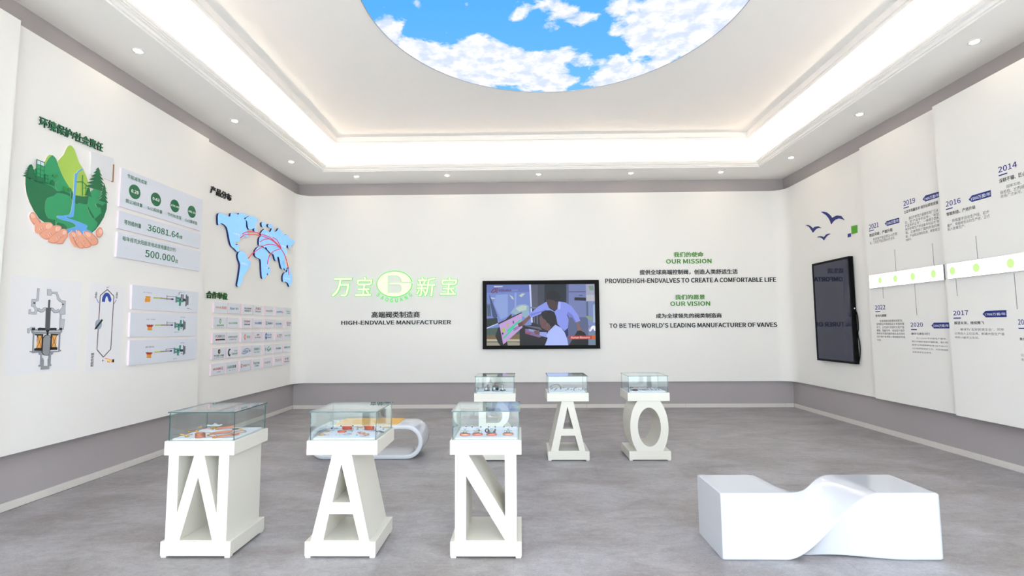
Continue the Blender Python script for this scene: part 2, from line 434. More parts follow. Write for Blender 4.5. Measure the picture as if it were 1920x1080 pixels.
# backlit sky panel
def sky_mat():
    m = bpy.data.materials.new('backlit_sky_print'); m.use_nodes = True; nt = m.node_tree; nt.nodes.clear()
    out = nt.nodes.new('ShaderNodeOutputMaterial'); em = nt.nodes.new('ShaderNodeEmission')
    at = nt.nodes.new('ShaderNodeAttribute'); at.attribute_name = 'cloud'
    tc = nt.nodes.new('ShaderNodeTexCoord')
    n = nt.nodes.new('ShaderNodeTexNoise'); n.inputs['Scale'].default_value = 2.6; n.inputs['Detail'].default_value = 12; n.inputs['Roughness'].default_value = .62; n.inputs['Distortion'].default_value = .25
    nt.links.new(tc.outputs['Object'], n.inputs['Vector'])
    n2 = nt.nodes.new('ShaderNodeTexNoise'); n2.inputs['Scale'].default_value = 5; n2.inputs['Detail'].default_value = 9; n2.inputs['Roughness'].default_value = .6
    nt.links.new(tc.outputs['Object'], n2.inputs['Vector'])
    mp = nt.nodes.new('ShaderNodeMapRange'); mp.inputs['From Min'].default_value = .3; mp.inputs['From Max'].default_value = .7; mp.inputs['To Min'].default_value = -.42; mp.inputs['To Max'].default_value = .42
    nt.links.new(n.outputs[0], mp.inputs['Value'])
    ad = nt.nodes.new('ShaderNodeMath'); ad.operation = 'ADD'; nt.links.new(at.outputs['Fac'], ad.inputs[0]); nt.links.new(mp.outputs[0], ad.inputs[1])
    cr_ = nt.nodes.new('ShaderNodeValToRGB'); e = cr_.color_ramp.elements
    e[0].position = .30; e[0].color = (0, 0, 0, 1); e[1].position = .56; e[1].color = (1, 1, 1, 1)
    nt.links.new(ad.outputs[0], cr_.inputs[0])
    sx = nt.nodes.new('ShaderNodeSeparateXYZ'); nt.links.new(tc.outputs['Object'], sx.inputs[0])
    gr = nt.nodes.new('ShaderNodeMapRange'); gr.inputs['From Min'].default_value = -.2; gr.inputs['From Max'].default_value = 1.9; nt.links.new(sx.outputs['Y'], gr.inputs['Value'])
    bl = nt.nodes.new('ShaderNodeMixRGB'); bl.inputs[1].default_value = (lin(88), lin(176), lin(250), 1); bl.inputs[2].default_value = (lin(116), lin(192), lin(252), 1)
    nt.links.new(gr.outputs[0], bl.inputs[0])
    wc = nt.nodes.new('ShaderNodeMixRGB'); wc.inputs[1].default_value = (lin(214), lin(226), lin(250), 1); wc.inputs[2].default_value = (1, 1, 1, 1)
    m2 = nt.nodes.new('ShaderNodeMapRange'); m2.inputs['From Min'].default_value = .40; m2.inputs['From Max'].default_value = .58; nt.links.new(n2.outputs[0], m2.inputs['Value']); nt.links.new(m2.outputs[0], wc.inputs[0])
    mx = nt.nodes.new('ShaderNodeMixRGB'); nt.links.new(cr_.outputs[0], mx.inputs[0]); nt.links.new(bl.outputs[0], mx.inputs[1]); nt.links.new(wc.outputs[0], mx.inputs[2])
    nt.links.new(mx.outputs[0], em.inputs[0]); em.inputs[1].default_value = SKY_POWER; nt.links.new(em.outputs[0], out.inputs[0])
    m.diffuse_color = (.4, .7, 1, 1)
    return m
SKC = (.385, 4.70); SKR = 1.972
# soft cloud masses of the print: (x, y, radius, weight)
blobs = [(p, r_, w_) for p, (r_, w_) in zip([(-1.394,5.115),(-1.537,5.233),(-1.335,5.546),(-1.046,5.554),(-1.309,5.916),(-0.9654,5.874),(-0.9217,6.144),(-0.6325,5.636),(-0.4087,5.503),(-0.2074,5.696),(-0.5587,5.991),(-0.2838,6.163),(-0.7092,6.323),(0.007161,6.007),(0.1543,6.29),(0.4289,5.967),(0.2254,5.757),(0.5012,6.606),(0.5702,5.671),(0.7759,5.823),(0.6579,6.305),(1.274,5.991),(1.182,6.263),(1.539,6.161),(1.377,6.507),(0.3303,4.791),(0.5214,4.884),(0.7079,5.075),(0.01039,4.943),(0.327,5.143),(1.662,4.988),(2.018,4.998),(1.449,5.254),(2.042,5.396),(1.79,5.565),(2.23,5.235),(1.08,4.899),(1.46,5.602),(1.732,4.846),(2.224,4.93),(1.783,6.006),(0.9801,6.495),(1.076,5.244),(-1.017,4.772)],
   [(.16,.7),(.13,.6),(.22,.8),(.2,.8),(.22,.8),(.22,.8),(.25,.8),(.18,.8),(.17,.8),(.2,.9),(.3,.9),(.3,.8),(.3,.8),(.25,.9),(.3,.9),(.25,.7),(.13,.6),(.25,.8),(.16,.6),(.15,.5),(.17,.5),(.22,.8),(.2,.7),(.2,.8),(.2,.7),(.17,.6),(.16,.6),(.15,.6),(.13,.5),(.11,.45),(.4,.9),(.5,1),(.2,.7),(.35,.9),(.25,.7),(.3,.9),(.2,.6),(.16,.6),(.4,.9),(.4,1),(.15,.5),(.15,.5),(.13,.4),(.1,.4)])]
def cloud(x, y):
    s_ = 0.0
    for (bx, by), r_, w_ in blobs:
        d2 = ((x-bx)**2+((y-by)*.8)**2)/(r_*r_*.8)
        if d2 < 9: s_ += w_*math.exp(-d2)
    if y < SKC[1]-.4: s_ += .5*max(0, math.sin(2.3*x+1)*math.cos(1.9*y))
    return min(s_, 1.15)
sky = thing('sky_light_panel', 'large round backlit ceiling panel printed with blue sky and white clouds', 'ceiling light', (SKC[0], SKC[1], T2-.012))
bm = bmesh.new(); cl_l = bm.verts.layers.float.new('cloud'); nr, na = 46, 160; prev = None
c0 = bm.verts.new((0, 0, 0)); c0[cl_l] = cloud(*SKC)
for i in range(1, nr+1):
    rg = []
    for k in range(na):
        x, y = (SKR-.008)*i/nr*math.cos(2*PI*k/na), (SKR-.008)*i/nr*math.sin(2*PI*k/na)
        v = bm.verts.new((x, y, 0)); v[cl_l] = cloud(SKC[0]+x, SKC[1]+y); rg.append(v)
    if prev is None:
        for k in range(na): bm.faces.new((c0, rg[(k+1) % na], rg[k]))
    else: quadgrid(bm, rg, prev, True)
    prev = rg
add('light_film', from_bm(bm, 'light_film'), sky_mat(), sky)
bm = bmesh.new()
for z0, z1, ra, rb in ((0, -.004, SKR-.008, SKR-.006), (-.004, -.004, SKR-.006, SKR), (-.004, .012, SKR, SKR)):
    a = [bm.verts.new((ra*math.cos(2*PI*k/na), ra*math.sin(2*PI*k/na), z0)) for k in range(na)]
    b = [bm.verts.new((rb*math.cos(2*PI*k/na), rb*math.sin(2*PI*k/na), z1)) for k in range(na)]
    quadgrid(bm, a, b, True)
add('rim', from_bm(bm, 'rim'), mat((170, 172, 190), .4, .3), sky)

# recessed downlights
m_lens = mat((255, 236, 212), .3, emit=SPOT_POWER, name='downlight_lens'); m_trim = mat((245, 245, 242), .35, name='downlight_trim')
bm = bmesh.new(); lathe(bm, [(.052, 0), (.055, -.006), (.042, -.008), (.038, -.004)], n=24); tring = from_bm(bm, 'trim_ring'); tring.materials.append(m_trim)
bm = bmesh.new(); lathe(bm, [(.037, -.004), (.034, -.0095)], n=20); tlens = from_bm(bm, 'lens'); tlens.materials.append(m_lens)
dl = [(-3.865, 3.02, 'left', 'nearest the entrance, above the picture frame edge'), (-3.865, 4.71, 'left', 'nearest in view'), (-3.865, 6.40, 'left', 'second in view'), (-3.865, 8.05, 'left', 'nearest the corner'),
      (-3.033, 8.885, 'back', 'nearest the left corner'), (-1.343, 8.885, 'back', 'second from the left corner'), (.356, 8.885, 'back', 'middle one'), (2.054, 8.885, 'back', 'second from the right corner'), (3.702, 8.885, 'back', 'nearest the right corner'),
      (4.578, 8.141, 'right', 'nearest the corner'), (4.578, 6.465, 'right', 'second in view'), (4.578, 4.789, 'right', 'nearest in view'), (4.578, 3.1, 'right', 'just outside the view')]
for x, y, sd, ps in dl:
    t = thing('downlight', 'round white recessed downlight in the %s soffit, %s' % (sd, ps.split(',')[0]), 'downlight', (x, y, S), group='recessed downlights in the soffit')
    for nm, me in (('trim_ring', tring), ('lens', tlens)):
        o = bpy.data.objects.new(nm, me); COL.objects.link(o); o.parent = t

# front wall with the glazed entrance the camera looks away from
m_frame = mat((60, 62, 66), .4, .5, name='window_frame')
wf = add('wall_front', None or box_me(L-.15, -3.9, FR-.15, FR, 0, 5), m_white); wf['kind'] = 'structure'
for a in ((4.7, R+.15, FR-.15, FR, 0, 5), (-3.9, 4.7, FR-.15, FR, 3.4, 5)): add('wall_pier', box_me(*a), m_white, wf)
m_glass = glass_mat()
for i, (a, b_) in enumerate(((-3.9, -2.3), (-2.3, -.9), (1.7, 3.1), (3.1, 4.7))):
    wd = thing('window_%d' % (i+1), None, None); wd['kind'] = 'structure'
    bm = bmesh.new()
    for q in ((a, a+.05, 0, 3.4), (b_-.05, b_, 0, 3.4), (a+.05, b_-.05, 0, .06), (a+.05, b_-.05, 3.34, 3.4), (a+.05, b_-.05, 2.3, 2.36)): box(bm, q[0], q[1], FR-.11, FR-.04, q[2], q[3])
    add('window_frame', from_bm(bm, 'window_frame'), m_frame, wd)
    add('pane', box_me(a+.05, b_-.05, FR-.08, FR-.07, .06, 2.3), m_glass, wd); add('pane', box_me(a+.05, b_-.05, FR-.08, FR-.07, 2.36, 3.34), m_glass, wd)
gd = slab('ground', (-30, 30, -40, FR-.15, -.2, -.02), mat((214, 211, 204), .9, name='concrete_forecourt', noise=.08, nscale=3))

# ------------------------------------------------------------------ pedestals shaped like letters
m_ped = mat((217, 214, 204), .38, name='cream_white_lacquer', coat=.15)
m_foot = mat((214, 212, 204), .5, name='plastic_foot')
D = .435
FOOT = box_me(-.018, .018, -.018, .018, 0, .012, .002, 'foot')
def circ(cx, cz, rx, rz, a0, a1, n):
    return [(cx+rx*math.cos(a0+(a1-a0)*k/n), cz+rz*math.sin(a0+(a1-a0)*k/n)) for k in range(n+1)]
TOPZ, BOTZ = .662, .105
SHAPES = {
 'W': [[(.021, BOTZ), (.433, BOTZ), (.433, TOPZ), (.021, TOPZ)],
       [(.09, .656), (.193, .656), (.094, .283)], [(.265, .656), (.363, .656), (.361, .281)], [(.227, .515), (.12, .109), (.338, .109)]],
 'A': [[(.035, BOTZ), (.425, BOTZ), (.297, TOPZ), (.165, TOPZ)],
       [(.229, .602), (.174, .352), (.294, .352)], [(.154, .277), (.313, .277), (.358, .109), (.12, .109)]],
 'N': [[(.03, BOTZ), (.438, BOTZ), (.438, TOPZ), (.03, TOPZ)],
       [(.12, .657), (.362, .657), (.362, .262)], [(.104, .522), (.104, .109), (.362, .109)]],
 'B': [[(.05, BOTZ), (.30, BOTZ)]+circ(.30, .245, .12, .14, -PI/2+.1, PI/2-.5, 10)+circ(.28, .52, .12, .142, -PI/2+.5, PI/2-.1, 10)+[(.28, TOPZ), (.05, TOPZ)],
       [(.13, .165)]+circ(.28, .25, .06, .085, -PI/2, PI/2, 8)+[(.13, .335)], [(.13, .42)]+circ(.26, .51, .06, .09, -PI/2, PI/2, 8)+[(.13, .60)]],
 'O': [[(.131, BOTZ)]+[(.332, BOTZ)]+circ(.2365, .37, .216, .36, -1.12, 1.12, 18)+[(.346, TOPZ), (.124, TOPZ)]+circ(.2365, .37, .216, .36, PI-1.12, PI+1.12, 18),
       ell((.2365, .37), .130, .218, 40)],
}
def bevel(o, wd=.002, seg=2):
    md = o.modifiers.new('bevel', 'BEVEL'); md.width = wd; md.segments = seg; md.limit_method = 'ANGLE'; md.angle_limit = .6
def pedestal(x, y, ch, label):
    t = thing('display_pedestal', label, 'pedestal', (x, y, 0), group='letter pedestals carrying glass cases')
    add('plinth', box_me(0, .47, 0, D, .012, .105, .003), m_ped, t)
    for fx in (.022, .448):
        for fy in (.022, D-.022):
            o = bpy.data.objects.new('foot', FOOT); COL.objects.link(o); o.parent = t; o.location = (fx, fy, 0)
    bm = bmesh.new()
    prism(bm, SHAPES[ch], -.012, -(D-.012), f3=lambda a, b, c: (a, -c, b))
    bmesh.ops.recalc_face_normals(bm, faces=bm.faces[:])
    o = add('letter_body', from_bm(bm, 'letter_body'), m_ped, t); o['label'] = 'white body cut out as the letter %s' % ch
    add('top_box', box_me(-.003, .473, -.003, D+.003, .662, .756, .003), m_ped, t)
    return t
FOOT.materials.append(m_foot)

m_gedge = mat((52, 92, 92), .2, name='green_glass_edge', coat=.5)
m_mat = mat((226, 230, 244), .8, name='white_display_cloth', bump=.2, nscale=60)
def pane(bm, x0, x1, y0, y1, z0, z1):
    """glass slab: clear faces, green polished edges; the thinnest axis carries the clear faces"""
    n0 = len(bm.faces); box(bm, x0, x1, y0, y1, z0, z1); bm.faces.ensure_lookup_table()
    e = (x1-x0, y1-y0, z1-z0); ax = e.index(min(e)); bm.normal_update()
    for f in bm.faces[n0:]: f.material_index = 0 if abs(f.normal[ax]) > .5 else 1
def case(x, y, label, matlabel):
    t = thing('glass_case', label, 'glass case', (x, y, .7562), group='glass cases on the letter pedestals')
    h, th, a, b_, c, d = .184, .005, .012, .458, .014, D-.014
    for nm, q in (('side_pane', (a, b_, c, c+th, 0, h)), ('side_pane', (a, b_, d-th, d, 0, h)), ('side_pane', (a, a+th, c+th+.0005, d-th-.0005, 0, h)), ('side_pane', (b_-th, b_, c+th+.0005, d-th-.0005, 0, h)), ('lid', (a-.008, b_+.008, c-.008, d+.008, h+.0003, h+.0063))):
        bm = bmesh.new(); pane(bm, *q); add(nm, from_bm(bm, nm), [m_glass, m_gedge], t)
    mt = add('display_mat', box_me(.028, .442, .028, D-.028, 0, .010, .004), m_mat, None, (x, y, .7564)); tag(mt, matlabel, 'display mat', 'white mats inside the glass cases')
spots = {'W': (-2.398, 3.335), 'A': (-1.435, 3.335), 'N': (-.474, 3.335), 'B': (-.536, 5.69), 'A2': (.298, 5.69), 'O': (1.215, 5.69)}
WHERE = {'W': 'shaped like a W, leftmost of the front row', 'A': 'shaped like an A, in the front row', 'N': 'shaped like an N, in the front row', 'B': 'shaped like a B, hidden behind the N one', 'A2': 'shaped like an A, in the rear row', 'O': 'shaped like an O, rightmost of the rear row'}
SHORT = {'W': 'the front W pedestal', 'A': 'the front A pedestal', 'N': 'the front N pedestal', 'B': 'the rear B pedestal', 'A2': 'the rear A pedestal', 'O': 'the rear O pedestal'}
HAS = {'W': 'holding copper coils and brass fittings', 'A': 'holding red copper bundles and wires', 'N': 'holding four copper ringed valves', 'B': 'holding black and grey machine parts', 'A2': 'holding dark rods and a black cable', 'O': 'holding flat parts and thin probes'}
for k, (x, y) in spots.items():
    pedestal(x, y, k[0], 'white pedestal '+WHERE[k])
    case(x, y, 'clear glass case %s, on %s' % (HAS[k], SHORT[k]), 'white mat under the exhibits on '+SHORT[k])

# ------------------------------------------------------------------ benches
m_gloss = mat((206, 209, 216), .12, name='white_gloss_resin', coat=.6)
m_gold = mat((222, 170, 62), .4, name='golden_slat', noise=.12, nscale=25)
# loop bench: a flattened ring with a slatted golden seat let into its top
x0, x1, y0, y1, h, tk = -2.475, -1.14, 5.76, 6.2, .39, .052
t = thing('loop_bench', 'white glossy loop bench with golden slatted seat, behind the front A pedestal', 'bench', ((x0+x1)/2, y0, 0))
hx, rz = (x1-x0)/2, h/2
def stad(off, n=20):
    r_ = rz-off; c = hx-rz
    return [(c+r_*math.cos(a), rz+r_*math.sin(a)) for a in [-PI/2+PI*k/n for k in range(n+1)]]+[(-c-r_*math.cos(a), rz+r_*math.sin(a)) for a in [PI/2-PI*k/n for k in range(n+1)]]
bm = bmesh.new(); rows = []
W_ = y1-y0
sec = []
for k in range(5): a = PI/2*k/4; sec.append((.018-.018*math.sin(a), .018-.018*math.cos(a)))
pairs = [(o_, yy) for o_, yy in sec]+[(o_, W_-yy) for o_, yy in sec[::-1]]+[(tk-o_, W_-yy) for o_, yy in sec]+[(tk-o_, yy) for o_, yy in sec[::-1]]
for off, yy in pairs: rows.append([bm.verts.new((p[0], yy, p[1])) for p in stad(off)])
for i in range(len(rows)): quadgrid(bm, rows[i], rows[(i+1) % len(rows)], True, 0, True)
bmesh.ops.recalc_face_normals(bm, faces=bm.faces[:])
add('loop', from_bm(bm, 'loop'), m_gloss, t)
for k in range(7):
    yy = .022+k*(W_-.044)/7
    add('slat', box_me(-.365, .365, yy+.003, yy+(W_-.044)/7-.003, h-.004, h+.007, .002), m_gold, t)
# twisted bench: a square bar turned by a quarter in its middle
bx0, bx1, by0, by1, bh = 1.29, 2.69, 3.31, 3.735, .417
t = thing('twisted_bench', 'white glossy box bench with a twisted waist, at the right foreground', 'bench', ((bx0+bx1)/2, (by0+by1)/2, 0))
bm = bmesh.new(); rows = []; ns = 110; dw = by1-by0
def ease(x, a, b_):
    u = min(1, max(0, (x-a)/(b_-a))); return u*u*(3-2*u)
TS = [.02, .045, .2, .35, .5, .65, .8, .955, .98]
for i in range(ns+1):
    x = bx0+(bx1-bx0)*i/ns
    u, ub, ud = ease(x, 1.69, 2.32), ease(x, 1.66, 2.26), ease(x, 1.52, 1.88)
    q4 = [(.02*math.sin(PI*u), u), (ub, 1-.07*math.sin(PI*ub)), (1-.05*math.sin(PI*u), 1-ease(x, 1.66, 2.26)), (1-ud+.17*ud*(1-ease(x, 1.92, 2.5)), .012*math.sin(PI*ease(x, 1.75, 2.45)))]
    k = 1-.014*math.exp(-min(i, ns-i)*1.6); pts = []
    for j in range(4):
        a, b_ = q4[j], q4[(j+1) % 4]
        pts += [(.5+(a[0]+(b_[0]-a[0])*t_-.5)*k, .5+(a[1]+(b_[1]-a[1])*t_-.5)*k) for t_ in TS]
    rows.append([bm.verts.new((x-(bx0+bx1)/2, (p[0]-.5)*dw, .001+p[1]*bh)) for p in pts])
for a, b_ in zip(rows, rows[1:]): quadgrid(bm, a, b_, True, 0, True)
bm.faces.new(rows[0]); bm.faces.new(rows[-1][::-1])
bmesh.ops.recalc_face_normals(bm, faces=bm.faces[:])
add('seat_body', from_bm(bm, 'seat_body'), m_gloss, t)

# ------------------------------------------------------------------ left wall: environment mural and boards
GREEN = (16, 110, 72)
m_side_pink = mat((240, 222, 218), .6, name='foam_board_edge')
m_dkgreen = mat((8, 60, 36), .6)
q = [(4.104,3.37),(4.762,3.316)]
t = wthing('wall_lettering', 'dark green raised Chinese heading of eight characters and a slash above the nature mural', 'lettering', LM, ctr(q))
letters(t, '环境保护/社会责任', q, (14, 104, 62), bold=.03, side=m_dkgreen, h=.09, depth=.008)

t = wthing('nature_mural', 'cut-out mural of cupped hands holding green mountains, fir trees and a waterfall', 'wall mural', LM, [(4.397,2.677)][0])
LIME, MID, DARK, RIV, SKIN, SKD = (164, 200, 84), (34, 150, 96), (10, 108, 66), (92, 164, 228), (232, 166, 138), (204, 128, 102)
art(t, 'mountain_scene', [
 (LIME, sm([(4.405,3.236),(4.373,3.195),(4.35,3.127),(4.311,3.068),(4.297,3.027),(4.351,2.925),(4.413,2.826),(4.444,2.789),(4.598,2.791),(4.649,2.867),(4.607,2.978),(4.556,3.058),(4.508,3.11),(4.473,3.179),(4.444,3.222)], 2)),
 (LIME, sm([(4.214,3.074),(4.191,3.038),(4.173,2.982),(4.166,2.942),(4.194,2.913),(4.248,3.046),(4.233,3.076)], 2)),
 (MID, sm([(4.236,3.077),(4.21,3.039),(4.188,2.987),(4.167,2.929),(4.112,2.923),(4.079,2.876),(4.073,2.837),(4.102,2.797),(4.296,2.754),(4.488,2.781),(4.442,2.821),(4.404,2.863),(4.351,2.925),(4.307,3.002),(4.281,3.057),(4.252,3.079)], 2)),
 (DARK, [(4.02,2.82),(4.066,2.801),(4.176,2.807),(4.26,2.794),(4.308,2.77),(4.375,2.789),(4.438,2.78),(4.517,2.776),(4.62,2.806),(4.662,2.857),(4.755,2.897),(4.848,2.794),(4.849,2.736),(4.822,2.644),(4.779,2.564),(4.735,2.499),(4.691,2.456),(4.417,2.402),(4.347,2.421),(4.227,2.453),(4.162,2.482),(4.109,2.543),(4.069,2.605),(4.04,2.67),(4.023,2.749)]),
 (MID, sm([(4.208,2.629),(4.223,2.683),(4.285,2.719),(4.31,2.751),(4.376,2.763),(4.44,2.754),(4.521,2.723),(4.625,2.729),(4.631,2.82),(4.661,2.87),(4.721,2.922),(4.771,2.901),(4.791,2.85),(4.836,2.798),(4.774,2.739),(4.787,2.679),(4.712,2.599),(4.754,2.573),(4.69,2.469),(4.414,2.441),(4.426,2.463),(4.317,2.466),(4.314,2.503),(4.249,2.501),(4.213,2.555)], 2)),
 (MID, sm([(4.284,2.827),(4.318,2.863),(4.37,2.853),(4.374,2.802),(4.335,2.775),(4.301,2.781)], 2)),
 (DARK, [(4.436,2.806),(4.488,2.781),(4.62,2.797),(4.622,2.738),(4.58,2.725),(4.55,2.73),(4.508,2.699),(4.464,2.721),(4.441,2.742)]),
 (DARK, [(4.619,2.705),(4.64,2.701),(4.711,2.619),(4.697,2.599),(4.655,2.641)]),
 (DARK, [(4.709,2.754),(4.74,2.769),(4.789,2.761),(4.775,2.732),(4.735,2.725)]),
 (DARK, [(4.317,2.466),(4.329,2.487),(4.397,2.483),(4.429,2.463),(4.421,2.436),(4.36,2.43)]),
 (RIV, sm([(4.548,3.06),(4.516,3.038),(4.493,3.01),(4.487,2.992),(4.468,2.978),(4.469,2.842),(4.463,2.694),(4.445,2.585),(4.331,2.548),(4.326,2.527),(4.381,2.518),(4.464,2.517),(4.515,2.501),(4.51,2.48),(4.425,2.439),(4.41,2.405),(4.444,2.405),(4.704,2.456),(4.631,2.485),(4.644,2.515),(4.61,2.528),(4.535,2.539),(4.427,2.548),(4.43,2.559),(4.486,2.573),(4.489,2.701),(4.493,2.849),(4.497,2.971),(4.499,2.992),(4.517,3.018),(4.551,3.049)], 2)),
 ], z=.009, side=m_side_pink)
FIR = (6, 104, 62)
def fir(p_top, p_bot, wdt, n=5):
    (x, y1), (xb, y0) = p_top, p_bot; H_ = y1-y0; pts = [(x, y1)]; left = []
    for i in range(n):
        yb = y1-H_*(i+1)/n; ww = wdt/2*(i+1.6)/(n+.6)
        pts.append((x+ww, yb)); left.append((x-ww, yb))
        if i < n-1: pts.append((x+ww*.42, yb+H_*.03)); left.append((x-ww*.42, yb+H_*.03))
    return pts+left[::-1]
def sc_(q, s_): c = ctr(q); return [(c[0]+(p[0]-c[0])*s_, c[1]+(p[1]-c[1])*s_) for p in q]
q = [(4.714,3.127),(4.73,2.897),(4.798,2.98),(4.811,2.798),(4.626,2.894),(4.631,2.813),(4.059,2.933),(4.056,2.814),(4.085,2.872),(4.09,2.806)]
for k, (ww, nn) in enumerate(((.27, 6), (.12, 5), (.08, 4), (.12, 5), (.07, 4))): art(t, 'fir_tree', [(FIR, fir(q[2*k], q[2*k+1], ww, nn))], z=.003 if k < 2 else .0145, side=m_side_pink if k < 2 else None, base=.0125+.0007*k if k < 2 else .0006*k)
BW = (214, 222, 236)
art(t, 'building', [(DARK, [(4.098,2.995),(4.175,2.992),(4.179,2.801),(4.105,2.798)]), (BW, [(4.106,2.988),(4.135,2.986),(4.135,2.956),(4.107,2.956)]), (BW, [(4.14,2.985),(4.169,2.984),(4.169,2.955),(4.141,2.956)]),
 (MID, [(4.107,2.95),(4.136,2.949),(4.135,2.917),(4.108,2.917)]), (MID, [(4.142,2.949),(4.169,2.948),(4.169,2.915),(4.142,2.916)]), (MID, [(4.108,2.91),(4.135,2.909),(4.136,2.877),(4.109,2.878)]), (MID, [(4.141,2.908),(4.169,2.907),(4.17,2.875),(4.142,2.876)]),
 (MID, [(4.109,2.871),(4.135,2.869),(4.136,2.847),(4.11,2.849)]), (MID, [(4.143,2.869),(4.169,2.869),(4.169,2.848),(4.143,2.848)]),
 (DARK, [(4.18,2.886),(4.217,2.885),(4.22,2.808),(4.183,2.81)]), (MID, [(4.186,2.879),(4.197,2.879),(4.198,2.852),(4.186,2.853)]), (MID, [(4.202,2.878),(4.214,2.878),(4.215,2.852),(4.203,2.852)]), (MID, [(4.187,2.843),(4.199,2.843),(4.199,2.819),(4.188,2.821)]), (MID, [(4.204,2.842),(4.214,2.841),(4.214,2.819),(4.204,2.82)]),
 (DARK, [(4.233,2.831),(4.249,2.857),(4.271,2.842),(4.274,2.809),(4.234,2.81)])], z=.0004, base=.0135)
WT = (40, 130, 60)
s_ = lambda pts, w_: stroke(pts, w_)
art(t, 'wind_turbine', [(WT, s_([(4.55,2.995),(4.563,2.795)], .009)), (WT, s_([(4.49,2.909),(4.555,2.931)], .007)), (WT, s_([(4.555,2.931),(4.61,2.903)], .007)), (WT, s_([(4.592,2.916),(4.599,2.8)], .006)), (WT, s_([(4.57,2.871),(4.594,2.881)], .005)), (WT, s_([(4.594,2.881),(4.622,2.873)], .005)),
 (WT, s_([(4.36,2.798),(4.442,2.816)], .007)), (WT, ring_pts([(4.38,2.814),(4.378,2.834),(4.4,2.82)], 12)), (WT, ring_pts([(4.425,2.816),(4.424,2.834),(4.445,2.822)], 12)),
 (WT, s_([(4.252,2.9),(4.276,2.888),(4.298,2.911)], .02))], z=.0004, base=.0140)
